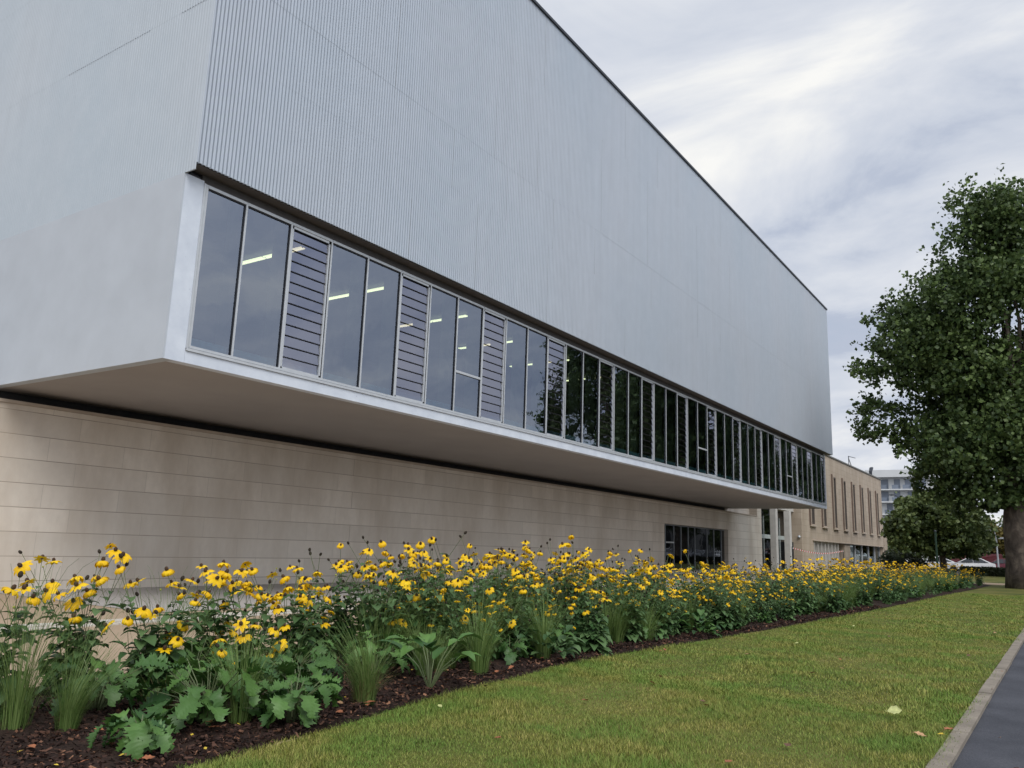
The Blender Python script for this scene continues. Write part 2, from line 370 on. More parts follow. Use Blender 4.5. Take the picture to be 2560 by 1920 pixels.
# ------------------------------------------------------------------ main building
B = thing('library_building', (-14.8, 9.27, 0), "long building with an upper floor clad in ribbed grey metal overhanging a pale stone base", 'building')
Y0, Y1 = 9.27, 65.82
FX = -14.47
def front_sheet(z0, z1, proud):
    mb = MB(); p = 0.0964; y = Y0-0.03; prof = []
    while y < Y1:
        for dy, dx in ((0, 0), (0.010, 0.042), (0.070, 0.042), (0.080, 0)): prof.append((y+dy, FX-0.042+dx+proud))
        y += p
    b = 0
    for (yy, xx) in prof: mb.v += [(xx, yy, z0), (xx, yy, z1)]
    for i in range(len(prof)-1): mb.f.append((2*i, 2*i+2, 2*i+3, 2*i+1)); mb.mi.append(0)
    n = len(mb.v)                                             # turned-in bottom lip
    for (yy, xx) in prof: mb.v += [(xx-0.02, yy, z0), (xx-0.02, yy, z0+0.06)]
    for i in range(len(prof)-1):
        mb.f.append((2*i, n+2*i, n+2*i+2, 2*i+2)); mb.mi.append(0)
    return mb
for z0, z1, pr in ((9.16, 12.0, 0.0), (11.99, 13.92, 0.0015), (13.88, 17.95, 0.006), (17.94, 20.84, 0.0075)):
    part('front_cladding_panel', front_sheet(z0, z1, pr), M_CLAD, B)
def side_sheet(z0, z1, proud):
    mb = MB(); p = 0.0964; x = FX+0.02; prof = []
    while x > -46:
        for dx, dy in ((0, 0), (0.022, 0.010), (0.048, 0.012), (0.074, 0.010)): prof.append((x-dx, Y0-0.015-dy-proud))
        x -= p
    for (xx, yy) in prof: mb.v += [(xx, yy, z0), (xx, yy, z1)]
    for i in range(len(prof)-1): mb.f.append((2*i, 2*i+1, 2*i+3, 2*i+2)); mb.mi.append(0)
    n = len(mb.v)
    for (xx, yy) in prof: mb.v += [(xx, yy+0.03, z0)]
    for i in range(len(prof)-1): mb.f.append((2*i, 2*i+2, n+i+1, n+i)); mb.mi.append(0)
    return mb
for z0, z1, pr in ((8.99, 13.1, 0.0), (13.09, 16.4, 0.0015), (16.38, 20.84, 0.003)):
    part('side_cladding_panel', side_sheet(z0, z1, pr), M_SIDE, B)
for xa, xb, z in ((-20.5, -16.85, 13.075), (-15.65, -14.55, 13.08)):
    m = MB(); x = xa; k = 0                                # toothed dark lap where the rib ends stand open
    while x < xb:
        m.v += [(x, Y0-0.033, z-0.002), (x, Y0-0.033, z+(0.016 if k % 4 < 2 else -0.001))]; k += 1; x += 0.0241 if k % 2 else 0.0241
    for q in range(len(m.v)//2-1): m.f.append((2*q, 2*q+2, 2*q+3, 2*q+1)); m.mi.append(0)
    part('seam_lap', m, M_JOINT, B)
rj = random.Random(12)
for z0, z1, pr in ((9.2, 11.98, 0.0), (12.0, 13.9, 0.0015), (13.95, 17.93, 0.006), (18.0, 20.8, 0.0075)):
    y = 14 + rj.uniform(0, 4)
    while y < 64:
        yy = Y0-0.03 + 0.0964*round((y-Y0)/0.0964) + 0.078; m = MB(); m.box(FX-0.03+pr, FX-0.004+pr, yy, yy+0.016, z0, z1 if rj.random() < .6 else z0+(z1-z0)*rj.uniform(.3, .8)); part('sheet_joint', m, M_JOINT, B); y += rj.uniform(2.5, 7)
m = MB(); m.box(-46, FX-0.05, Y0+0.02, Y1-0.02, 9.22, 20.80)
part('upper_wall', m, M_CLAD, B)
m = MB(); m.box(-46, FX+0.07, Y0-0.09, Y1+0.03, 20.84, 20.95); part('roof_coping', m, M_COPING, B)
m = MB(); m.box(-14.95, FX-0.060, Y0+0.02, Y1-0.1, 9.15, 9.175); m.box(-14.96, -14.90, Y0+0.46, 64.6, 8.93, 9.15)
part('head_flashing', m, M_UNDER, B)
m = MB(); m.box(-15.05, -14.8, Y0+0.005, 9.72, 4.97, 8.985); m.box(-15.05, -14.8, 9.725, 64.64, 4.972, 5.225); m.box(-15.05, -14.8, 64.52, 64.64, 5.225, 9.08)
part('fascia_beam', m, M_FASCIA, B)
m = MB(); m.box(-46, -14.802, Y0-0.034, Y0+0.2, 4.968, 8.985); part('side_lower_wall', m, M_SIDELOW, B)
m = MB(); m.box(-46, -15.052, Y0+0.2, 64.64, 4.985, 5.2); part('soffit', m, M_SOFFIT, B)
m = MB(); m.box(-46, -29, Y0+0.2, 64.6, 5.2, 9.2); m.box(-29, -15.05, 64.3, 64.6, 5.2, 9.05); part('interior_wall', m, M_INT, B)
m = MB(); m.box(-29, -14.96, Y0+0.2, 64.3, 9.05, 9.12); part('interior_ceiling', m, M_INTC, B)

# window band
edges = [9.80] + [9.80 + 1.06 + i*1.311 for i in range(41)]
edges = [e for e in edges if e < 63.9] + [64.46]
ZB, ZT = 5.335, 8.93
m = MB()
m.box(-14.90, -14.765, 9.73, 64.5, 5.228, 5.285); m.box(-14.93, -14.785, 9.80, 64.5, 5.297, 5.352)
m.mat(1); m.box(-14.93, -14.82, 9.73, 64.5, 5.285, 5.297); m.mat(0)
m.box(-14.90, -14.775, 9.72, 9.762, 5.285, 8.93); m.box(-14.93, -14.79, 9.775, 9.83, 5.30, 8.93)
m.mat(1); m.box(-14.93, -14.83, 9.762, 9.775, 5.285, 8.93)
part('window_band_sill', m, [M_ALU, M_GASKET], B)
for i, (a, b) in enumerate(zip(edges, edges[1:])):
    louv = i % 3 == 2; trans = i in (7, 22, 34)
    m = MB(); w = 0.024
    m.box(-14.92, -14.795, b-w, b+w, 5.352, 8.93)                      # mullion on the far side
    m.box(-14.92, -14.79, a+w, b-w, 8.865, 8.93)                      # head rail
    if trans: m.box(-14.90, -14.79, a+w, b-w, 6.54, 6.61)
    if louv:
        m.box(-14.90, -14.81, a+w, a+w+0.055, 5.352, 8.865); m.box(-14.90, -14.81, b-w-0.07, b-w, 5.352, 8.865)
        m.box(-14.90, -14.81, a+w, b-w, 8.80, 8.862); m.box(-14.90, -14.81, a+w, b-w, 5.352, 5.40)
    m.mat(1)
    m.box(-14.965, -14.925, b-w-0.012, b+w+0.012, 5.352, 8.93)        # gaskets
    m.box(-14.915, -14.81, b-w-0.024, b-w-0.001, 5.36, 8.86)  # this black also paints in the dark reflection on the mullion's side
    m.box(-14.905, -14.81, a+w, b-w-0.025, 8.835 if not louv else 8.79, 8.864 if not louv else 8.799)
    m.mat(2); m.box(-15.42, -15.0, b-0.02, b+0.02, 5.36, 9.0)         # inner post
    m.mat(3); m.box(-14.918, -14.862, a+0.05, b-0.10, 5.50, 5.535); m.box(-14.915, -14.875, a+0.05, b-0.10, 5.30, 5.50)
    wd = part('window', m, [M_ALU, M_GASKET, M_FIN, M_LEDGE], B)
    if louv:
        g = MB(); h = 0.262; z = 8.79
        k = 0
        while z - h > 5.40:
            g.face([(-14.862, a+0.09, z), (-14.835, a+0.09, z-h+0.012), (-14.835, b-0.105, z-h+0.012), (-14.862, b-0.105, z)]); z -= h
        g.face([(-14.862, a+0.09, z), (-14.845, a+0.09, 5.405), (-14.845, b-0.105, 5.405), (-14.862, b-0.105, z)])
        part('louvre_blade', g, M_LOUV, wd)
        q = MB(); z = 8.79
        while z - h > 5.40:
            z -= h; q.box(-14.868, -14.832, a+0.09, b-0.10, z-0.003, z+0.009)
        q.mat(0); part('louvre_rail', q, M_GASKET, wd)
    else:
        g = MB()
        g.face([(-14.838, a+w, 5.35), (-14.838, b-w-0.02, 5.35), (-14.838, b-w-0.02, 8.84), (-14.838, a+w, 8.84)])
        part('pane', g, M_GLASS, wd)

# ceiling strip lights in the room behind the windows
ml = bpy.data.materials.new("lit_fluorescent_tube"); ml.use_nodes = True
bb = ml.node_tree.nodes["Principled BSDF"]; bb.inputs['Emission Color'].default_value = (1.0, 0.93, 0.52, 1); bb.inputs['Emission Strength'].default_value = 1.35
rl = random.Random(2)
for k in range(6):
    y = 13.45 + 3.57*k
    for j in range(2):
        x1 = -15.95 - j*1.56; x0 = x1-1.50
        m = MB(); m.box(x0, x1, y, y+0.05, 8.93, 8.96); m.box(x0, x1, y+0.10, y+0.15, 8.93, 8.96)
        part('ceiling_light', m, ml, B)

# stone base
m = MB()
wall_holes(m, -21.85, -40, 71.39, -0.1, 4.60, [(50.53, 62.80, 0.16, 3.24)], 0.5)
m.face([(-21.85, 71.39, -0.1), (-26, 71.39, -0.1), (-26, 71.39, 6.0), (-21.85, 71.39, 6.0)])
m.face([(-21.85, 70.2, 4.60), (-21.85, 71.39, 4.60), (-21.85, 71.39, 6.0), (-21.85, 70.2, 6.0)])
m.face([(-21.85, 70.2, 4.60), (-22.5, 70.2, 4.60), (-22.5, 70.2, 6.0), (-21.85, 70.2, 6.0)])
m.face([(-22.5, 64.0, 4.4), (-22.5, 70.2, 4.4), (-22.5, 70.2, 6.0), (-22.5, 64.0, 6.0)])
part('stone_wall', m, M_STONE, B)
m = MB(); m.box(-24.0, -22.55, -40, 64.3, 4.5, 4.98); part('shadow_gap', m, M_DARK, B)  # near-black colour stands in for the shade on the set-back stone
m = MB(); m.box(-22.6, -21.80, -40, 70.15, 4.605, 4.685); part('stone_ledge', m, M_LEDGEST, B)
# ground-floor window in the stone wall
m = MB(); X = -22.15
ym = [50.55, 51.33, 52.78, 54.05, 55.36, 56.6, 59.02, 60.47, 62.05, 62.78]
for yv in ym[1:-1]: m.box(X-0.06, X+0.03, yv-0.035, yv+0.035, 0.20, 3.24)
m.box(X-0.06, X+0.03, 50.53, 62.8, 3.17, 3.237); m.box(X-0.06, X+0.03, 50.53, 62.8, 0.16, 0.23)
m.box(X-0.055, X+0.028, 50.53, 51.30, 1.52, 1.58); m.box(X-0.055, X+0.028, 60.5, 62.02, 1.52, 1.58); m.box(X-0.055, X+0.028, 54.08, 55.33, 1.52, 1.58)
gw = part('ground_floor_window', m, plain("grey_window_frame", (0.22, 0.24, 0.26), 0.45), B)
m = MB(); m.face([(X-0.02, 50.53, 0.2), (X-0.02, 62.8, 0.2), (X-0.02, 62.8, 3.2), (X-0.02, 50.53, 3.2)]); part('pane', m, M_DGLASS, gw)
m = MB(); m.box(X-0.01, X+0.06, 51.38, 52.70, 2.00, 2.10); part('vent_rail', m, M_ALU, gw)
m = MB(); m.box(-30, -24.5, 49, 64, -0.05, 4.4); part('interior_wall', m, M_DARK, B)
# entrance: glazed screen between stone wall and the second building, two columns
m = MB(); X = -23.4
for yv in (72.0, 74.4, 77.0, 79.6, 82.2): m.box(X-0.08, X+0.05, yv-0.05, yv+0.05, 0, 5.0)
m.box(X-0.08, X+0.04, 71.4, 84.5, 2.93, 3.30)
es = part('entrance_screen', m, plain("pale_green_screen_frame", (0.42, 0.47, 0.46), 0.5), B)
m = MB(); m.face([(X-0.03, 71.4, 0), (X-0.03, 84.5, 0), (X-0.03, 84.5, 8), (X-0.03, 71.4, 8)]); part('pane', m, M_DGLASS, es)
for a, b in ((75.62, 76.30), (80.10, 80.80)):
    m = MB(); m.box(-22.36, -21.85, a, b, -0.03, 5.6); m.box(-22.38, -21.83, a-0.02, b+0.02, -0.03, 0.12); part('entrance_column', m, M_CONC, B)
m = MB(); m.box(-30, -25.5, 71.0, 86, -0.05, 8.5); part('entrance_interior', m, M_INT, B)
m = MB(); m.box(-30, -22.6, 64.7, 84.5, 5.75, 6.1); part('entrance_canopy', m, M_CONC, B)

M_FINSHADOW = plain("brown_fin_shadow", (0.15, 0.105, 0.085), 0.6)  # brown strip paints in the shadow line beside each slit-window fin
M_REVEALSHADE = plain("dark_reveal_shade", (0.115, 0.10, 0.09), 0.5)  # added plates, their dark colour standing in for shade in the slit reveals
# second stone building beyond
T = thing('stone_building', (-21.85, 84.5, 0), "tan stone building with a row of tall narrow slit windows, beyond the overhanging block", 'building')
sl = [(83.3+5.2*k+4.8, 83.3+5.2*k+4.8+1.85) for k in range(8)]
m = MB(); holes = [(a, b, 4.72, 10.5) for a, b in sl] + [(89.0, 128.0, 0.55, 3.0)]
wall_holes(m, -21.85, 84.5, 128.87, -0.1, 12.66, holes, 0.9)
m.face([(-21.85, 84.5, -0.1), (-40, 84.5, -0.1), (-40, 84.5, 12.66), (-21.85, 84.5, 12.66)][::-1])
m.face([(-21.85, 128.87, -0.1), (-40, 128.87, -0.1), (-40, 128.87, 12.66), (-21.85, 128.87, 12.66)])
part('wall', m, M_STONE2, T)
m = MB(); m.box(-30, -21.80, 128.9, 131.3, 2.58, 4.55); m.box(-30, -21.9, 128.9, 130.0, -0.1, 2.58); part('side_bay', m, M_STONE2, T)
m = MB(); m.box(-30, -21.76, 128.88, 131.36, 4.553, 4.63); part('ledge', m, M_LEDGEST, T)
m = MB(); m.box(-40, -21.74, 84.4, 128.98, 12.66, 12.82); part('roof_coping', m, plain("grey_roof_trim", (0.16, 0.16, 0.15), 0.6), T)
m = MB(); m.box(-21.85, -21.70, 88.6, 128.4, 3.0, 3.12); part('lintel', m, M_LEDGEST, T)
for a, b in sl:
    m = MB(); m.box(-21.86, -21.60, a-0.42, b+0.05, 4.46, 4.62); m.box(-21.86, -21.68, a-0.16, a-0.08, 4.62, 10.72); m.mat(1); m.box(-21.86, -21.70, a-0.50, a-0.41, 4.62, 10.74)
    f = part('slit_window', m, [M_LEDGEST, M_FINSHADOW], T)
    m = MB(); m.box(-22.68, -21.88, b-0.07, b-0.004, 4.73, 10.49); m.box(-22.68, -21.88, a+0.004, a+0.07, 4.73, 10.49); m.box(-22.68, -21.88, a+0.07, b-0.07, 10.40, 10.495); part('reveal_shade', m, M_REVEALSHADE, f)
    m = MB(); m.face([(-22.7, a, 4.72), (-22.7, b, 4.72), (-22.7, b, 10.5), (-22.7, a, 10.5)]); part('pane', m, M_DGLASS, f)
    m = MB(); m.tube([(-22.3, a+0.5, 4.75), (-22.2, a+0.8, 5.3), (-22.25, a+1.2, 5.5)], 0.05, 5); m.tube([(-22.2, a+0.8, 5.3), (-22.2, a+0.5, 5.55)], 0.05, 5); part('window_lever', m, M_GASKET, f)
m = MB(); m.box(-30, -23.9, 86, 128, 0, 12.4); part('interior_wall', m, M_DARK, T)
for k in range(8):
    yv = 89.6+1.56*k; m = MB(); m.box(-22.55, -21.98, yv, yv+0.12, 0.55, 3.0); m.box(-22.02, -21.93, yv-0.02, yv+0.16, 0.55, 3.0); part('screen_fin', m, M_CONC, T)
m = MB(); m.box(-22.6, -21.90, 103.7, 106.6, 0.55, 3.0); part('stone_pier', m, M_STONE2, T)
m = MB()
for yv in (107, 111.3, 115.6, 119.9, 124.2, 127.7): m.box(-22.5, -22.30, yv, yv+0.35, 0.55, 3.0)
f = part('shop_window', m, M_ALU, T)
m = MB(); m.face([(-22.42, 106.6, 0.55), (-22.42, 128, 0.55), (-22.42, 128, 3.0), (-22.42, 106.6, 3.0)]); part('pane', m, glass("shop_glass", (0.30, 0.38, 0.38), (0.8, 0.9, 0.9), 1.9), f)
m = MB(); m.box(-23.4, -22.7, 84.40, 84.49, 0, 2.75); part('side_door', m, M_DARK, T)
m = MB(); m.lathe((-22.10, 84.38, 3.28), [(0.02, 0.14), (0.12, 0.10), (0.16, 0), (0.12, -0.10), (0.02, -0.14)], 10, (0, -1, 0)); tag(link('security_camera', m.mesh('security_camera', M_ALU, U, (-22.10, 84.38, 3.28), True), None, Vector((-22.10, 84.38, 3.28))*U), "small white dome camera on the shaded side wall above the dark door", 'camera')
# roof fittings
t = thing('roof_antenna', (-22.1, 109.1, 12.82), "thin grey bracket mast with a horizontal arm on the stone building roof", 'antenna')
m = MB(); m.tube([(-22.1, 109.1, 12.8), (-22.1, 109.1, 14.05)], 0.05, 6); part('mast', m, M_COPING, t)
m = MB(); m.tube([(-22.1, 109.05, 14.0), (-22.1, 113.2, 14.22)], 0.045, 6); part('arm', m, M_COPING, t)
m = MB(); m.tube([(-22.1, 110.8, 12.8), (-22.1, 109.2, 13.7)], 0.045, 6); part('brace', m, M_COPING, t)
t = thing('roof_spotlight', (-22.1, 123.0, 12.82), "small curved dark spotlight perched near the far end of the stone roof", 'spotlight')
m = MB(); m.tube([(-22.1, 123, 12.8), (-22.1, 123, 13.3), (-22.1, 123.6, 13.8), (-22.1, 124.7, 14.05)], [0.2, 0.22, 0.26, 0.12], 7); part('lamp_arm', m, M_COPING, t)
# barrier tape
def tapemat():
    m = Mt("striped_barrier_tape", 0.5); w = m.n("ShaderNodeTexWave"); w.inputs['Scale'].default_value = 0.55; w.inputs['Distortion'].default_value = 0
    m.l(m.co((1, 1, 1), (0, 0, math.radians(90))), w.inputs['Vector']); m.col(m.ramp(w.outputs[0], [(0.48, (0.55, 0.05, 0.04)), (0.52, (0.75, 0.73, 0.70))])); return m.m
m = MB(); npt = 24
for i in range(npt):
    y = 72.5 + i*(92-72.5)/(npt-1); z = 2.02 - 0.35*math.sin(math.pi*i/(npt-1)); m.v += [(-19.6, y, z), (-19.6, y, z+0.11), (-19.585, y, z), (-19.585, y, z+0.11)]
for i in range(npt-1):
    a = 4*i; m.f += [(a, a+4, a+5, a+1), (a+2, a+3, a+7, a+6), (a+1, a+5, a+7, a+3), (a, a+2, a+6, a+4)]; m.mi += [0]*4
tag(link('barrier_tape', m.mesh('barrier_tape', tapemat(), U, (-19.6, 72.5, 2)), None, Vector((-19.6, 72.5, 2))*U), "red and white barrier tape strung across the entrance columns", 'tape')
for yv, lb in ((72.5, "thin stake holding the near end of the barrier tape"), (92.0, "thin stake holding the far end of the barrier tape")):
    m = MB(); m.tube([(-19.6, yv, -0.03), (-19.6, yv, 2.2)], 0.04, 6); m.lathe((-19.6, yv, -0.02), [(0.2, 0), (0.2, 0.04), (0.05, 0.08)], 8); tag(link('tape_stake', m.mesh('tape_stake', M_DARK, U, (-19.6, yv, 0)), None, Vector((-19.6, yv, 0))*U), lb, 'stake', 'stakes of the barrier tape')

# apartment block
A = thing('apartment_block', (-44, 262, 0), "white apartment block with balcony storeys, far behind the trees", 'apartment block')
M_WHITE = plain("white_render", (0.62, 0.63, 0.63), 0.7, 0, 0.05, 0.4); M_AGL = plain("blue_grey_apartment_glass", (0.16, 0.19, 0.24), 0.25, 0, 0.3, 0.15, 0.6)
m = MB(); m.box(-48, -31, 263, 275, -0.1, 26.2); part('wall', m, M_WHITE, A)
m = MB(); m.box(-48.4, -30.6, 260.4, 275.5, 24.9, 27.0); part('roof_parapet', m, M_WHITE, A)
ra = random.Random(4)
for fl in range(7):
    z = 21.3 - 3.62*fl
    m = MB(); m.box(-48.2, -30.8, 260.6, 263, z-0.22, z+0.12); s_ = part('balcony_slab', m, M_WHITE, A)
    x = -47.6
    while x < -33:
        w = ra.choice([1.6, 2.4, 2.0]); m = MB(); m.box(x, x+w, 262.85, 262.98, z+0.2, z+3.1); part('window', m, M_AGL, A)
        m = MB(); m.box(x-0.3, x+w*0.9, 260.65, 260.75, z+0.12, z+1.3); part('balcony_railing', m, M_AGL, A)
        x += w + ra.uniform(1.2, 2.2)

# ------------------------------------------------------------------ trees
def leaf_quads(rng, pts, nrm, size, flat=0.35):
    """many small folded leaves: returns vertex and face arrays (two triangles folded along the midrib each)"""
    n = len(pts)
    d = rng.normal(size=(n, 3)); d[:, 2] -= 0.35; d /= np.linalg.norm(d, axis=1)[:, None]
    up_ = nrm*flat*2 + rng.normal(size=(n, 3)); s = np.cross(d, up_); s /= np.linalg.norm(s, axis=1)[:, None] + 1e-9
    w = np.cross(s, d); L = (size*rng.uniform(0.6, 1.25, n))[:, None]
    v = np.empty((n, 4, 3)); v[:, 0] = pts; v[:, 1] = pts + d*L*0.5 + s*L*0.46 + w*L*0.12; v[:, 2] = pts + d*L; v[:, 3] = pts + d*L*0.5 - s*L*0.46 + w*L*0.12
    b = np.arange(n)[:, None]*4
    f = np.concatenate([b + np.array([0, 1, 2]), b + np.array([0, 2, 3])], 1).reshape(-1, 3)
    return v.reshape(-1, 3), f
def np_mesh(name, v, f, mats, smooth=False, mi=None):
    me = bpy.data.meshes.new(name); k = f.shape[1]
    me.vertices.add(len(v)); me.vertices.foreach_set('co', np.ascontiguousarray(v, np.float32).ravel())
    me.loops.add(f.size); me.loops.foreach_set('vertex_index', np.ascontiguousarray(f, np.int32).ravel())
    me.polygons.add(len(f)); me.polygons.foreach_set('loop_start', np.arange(0, f.size, k, dtype=np.int32))
    try: me.polygons.foreach_set('loop_total', np.full(len(f), k, np.int32))
    except Exception: pass
    for m in (mats if isinstance(mats, (list, tuple)) else [mats]): me.materials.append(m)
    if mi is not None: me.polygons.foreach_set('material_index', np.ascontiguousarray(mi, np.int32))
    me.update(calc_edges=True); me.validate(); return me
def crown_points(rng, clumps, per, sub=9, sprig=False):
    """clumps (x,y,z,r): leaves gathered in sub-clusters near each clump's shell, with gaps between"""
    P, N = [], []
    for (x, y, z, r) in clumps:
        ns = max(5, int(sub*r*r*0.55)); c = rng.normal(size=(ns, 3)); c /= np.linalg.norm(c, axis=1)[:, None]
        c = c*(r*rng.uniform(0.35, 1.08, ns)[:, None]); c[:, 2] *= 0.9
        k = int(per*r*r/ns); q = rng.normal(size=(ns, k, 3)); q *= (0.27*r**0.5*rng.uniform(0.5, 1.3, (ns, 1, 1)))
        q[..., 2] *= 0.7
        if sprig: 
            nsp = int(r*r*2.2)+3; dS = rng.normal(size=(nsp, 3)); dS /= np.linalg.norm(dS, axis=1)[:, None]; dS[:, 2] = np.abs(dS[:, 2])*.8+.1*dS[:, 2]; tS = rng.uniform(.9, 1.42, (nsp, 9, 1)); pS = (dS[:, None, :]*r*tS + rng.normal(size=(nsp, 9, 3))*.13).reshape(-1, 3); P.append(pS + np.array([x, y, z])); N.append(pS/(np.linalg.norm(pS, axis=1)[:, None]+1e-9))
        p = (c[:, None, :] + q).reshape(-1, 3); nn = p/(np.linalg.norm(p, axis=1)[:, None]+1e-9)
        P.append(p*0.94 + np.array([x, y, z])); N.append(nn)
    return np.concatenate(P), np.concatenate(N)
def make_tree(name, org, clumps, leaf, per, size, lm, trunk_r, fork_z, label, cat, seed, group=None, limbs=14):
    rng = np.random.default_rng(seed); t = thing(name, org, label, cat, group); o = np.array(org, float)
    rr_ = random.Random(seed); m = MB(); top = max(c[2] for c in clumps)
    pts = [(org[0]+rr_.uniform(-.03, .03)*i, org[1], org[2]-0.1+(fork_z+0.1)*i/5) for i in range(6)]
    rad = [trunk_r*1.12, trunk_r*1.02, trunk_r, trunk_r*0.97, trunk_r*0.93, trunk_r*0.80]
    m.tube(pts, rad, 14)
    fk = Vector(pts[-1]); trunk = part('trunk', m, M_BARK, t, True)
    order = sorted(clumps, key=lambda c: -c[3])[:limbs]
    m = MB()
    for (x, y, z, r) in order:
        s0 = fk + Vector((0, 0, rr_.uniform(-0.5, 0.0)*min(1, fork_z*.3))); e_ = Vector((x, y, z)); mid = s0.lerp(e_, 0.5) + Vector((rr_.uniform(-.4, .4), rr_.uniform(-.4, .4), 0.12*(e_-s0).length))
        q = [s0, s0.lerp(mid, 0.5)+Vector((rr_.uniform(-.2, .2), rr_.uniform(-.2, .2), 0.05*(e_-s0).length)), mid, mid.lerp(e_, 0.55)+Vector((rr_.uniform(-.3, .3), 0, .1)), e_]
        b = trunk_r*rr_.uniform(0.22, 0.36); m.tube(q, [b, b*.75, b*.55, b*.32, b*.12], 7)
    part('limb', m, M_BARK, t, True)
    P, N = crown_points(rng, clumps, per, 9, size < .45)
    v, f = leaf_quads(rng, P, N, size)
    me = np_mesh('crown', (v-o)*U, f, lm); c = link('crown', me, t); return t
def mirror_fill(cl, cxm, y0, seed, depth):
    r = random.Random(seed); o = []
    for (x, z, rad) in cl:
        w = abs(x-cxm); dy = r.uniform(-1, 1)*max(0.5, depth*0.30)
        o.append((x, y0+dy, z, rad))
        o.append((cxm + w*r.uniform(.75, 1.0), y0+r.uniform(-1, 1)*depth*0.3, z+r.uniform(-.6, .6), rad))
        if w < 5.5 and z < 20:
            (o if r.random() < .45 else []).append((x+r.uniform(-1, 1), y0+depth*r.uniform(0.4, 0.8), z+r.uniform(-.5, .5), rad*0.9)); (o if r.random() < .6 else []).append((x+r.uniform(-1, 1), y0-depth*r.uniform(0.3, 0.6), z+r.uniform(-1, .3), rad*0.9))
    return o
CL1 = [(-2.24, 23.65, 2.07), (-3.35, 24.06, 1.38), (-1.49, 22.46, 1.97), (-2.92, 21.88, 2.2), (-1.9, 20.5, 2.56), (-4.31, 20.41, 1.97), (-3.71, 18.77, 2.76), (-5.48, 18.18, 2.4), (-2.35, 18.22, 2.56), (-7.01, 17.53, 1.9), (-8.42, 17.02, 1.4), (-7.28, 15.49, 2.36), (-9.14, 15.18, 1.48), (-5.33, 15.94, 2.56), (-9.69, 13.67, 1.5), (-8.0, 13.51, 1.77), (-6.05, 13.67, 2.36), (-4.36, 13.18, 2.76), (-2.38, 13.96, 2.6), (-10.4, 12.01, 0.89), (-9.6, 10.75, 1.8), (-8.3, 9.7, 1.4), (-6.0, 11.36, 2.0), (-4.52, 10.92, 2.8), (-2.46, 11.1, 2.6), (-6.95, 8.45, 1.8), (-5.36, 8.71, 2.3), (-3.73, 8.33, 2.6), (-2.24, 8.58, 2.2), (-7.21, 6.7, 1.3), (-5.93, 6.6, 1.7), (-4.29, 6.4, 1.9), (-3.11, 5.9, 1.4), (-5.46, 5.4, 1.1), (-10.5, 9.7, 1.0)]
cl = mirror_fill(CL1, -1.9, 57.8, 4, 5.0) + [(-2.9, 56.4, 4.9, 1.1), (-1.6, 56.6, 5.2, 1.2), (-3.9, 57.0, 5.2, 1.1), (-0.6, 56.8, 4.9, 1.2), (-5.0, 57.5, 5.6, 1.2)]
T1 = make_tree('plane_tree', (-2.05, 57.8, -0.05), cl, None, 225, 0.27, M_PLANE, 1.10, 5.2, "tall dark green plane tree with a thick mottled trunk at the right edge", 'tree', 11, None, 26)
def copy_tree(o, loc, rot, sc, label, group=None):
    c = o.copy(); COL.objects.link(c); c.location = loc; c.rotation_euler = (0, 0, rot); c.scale = (sc, sc, sc); c['label'] = label
    if group: c['group'] = group
    for ch in list(o.children):
        d = ch.copy(); COL.objects.link(d); d.parent = c
        for g in list(ch.children):
            h = g.copy(); COL.objects.link(h); h.parent = d
    return c
for i, (x, y, r_, sc) in enumerate([(5.5, 92, 1.9, 0.95), (6.5, 124, 3.4, 1.0), (7.0, 160, 5.1, 0.95)]):
    copy_tree(T1, Vector((x, y, 0))*U, r_, sc, "plane tree of the row along the road, in the glass of the windows' far half", "plane trees along the road")
CL2 = [(-11.44, 7.63, 1.73), (-13.05, 6.85, 1.93), (-14.26, 5.89, 1.83), (-15.56, 4.92, 1.5), (-13.75, 4.64, 2.0), (-11.92, 5.45, 2.12), (-10.15, 5.85, 2.0), (-8.8, 5.49, 1.8), (-8.2, 4.36, 1.6), (-11.67, 3.9, 2.0), (-9.92, 4.09, 2.0), (-14.9, 3.67, 1.6), (-7.8, 3.3, 1.2), (-13.12, 3.2, 1.5), (-8.83, 3.1, 1.3), (-14.6, 7.3, 1.16), (-10.42, 7.01, 1.44), (-15.98, 3.96, 0.96), (-9.47, 2.7, 0.87), (-12.4, 2.6, 0.9)]
r2 = random.Random(7); cl = []
for x, z, r in CL2: cl.append((x, 101+r2.uniform(-2, 2), z, r)); cl.append((x+r2.uniform(-.5, .5), 104+r2.uniform(-1.5, 2), z+r2.uniform(-.3, .3), r))
make_tree('broadleaf_tree', (-11.4, 102.5, -0.05), cl, None, 240, 0.42, M_LIME, 0.33, 2.2, "mid green broadleaf tree with a low crown between stone building and plane tree", 'tree', 21, None, 14)
cl = [(-8.6+r2.uniform(-3.4, 3.4), 150+r2.uniform(-2, 2), z, 1.6) for z in (2.2, 2.8, 3.4, 4.0, 4.6, 5.2, 5.9, 3.0, 4.2, 2.4, 6.6, 7.2, 5.0, 3.6, 6.2, 2.6)]
make_tree('golden_tree', (-8.8, 150, -0.05), cl, None, 150, 0.5, M_GOLD, 0.3, 1.6, "small yellow-olive tree behind the lamp mast beside the plane tree trunk", 'tree', 31, None, 6)
cl = [(-20.0+r2.uniform(-4, 4), 205+r2.uniform(-3, 3), r2.uniform(3.5, 9), 2.6) for z in range(16)]
make_tree('distant_tree', (-20.0, 205, -0.05), cl, None, 60, 0.8, M_LIME, 0.4, 3.0, "distant green tree standing before the apartment block's lower storeys", 'tree', 41, None, 6)
cl = [(-31+r2.uniform(-5, 5), 215+r2.uniform(-3, 3), r2.uniform(3.0, 9.5), 2.6) for z in range(18)]
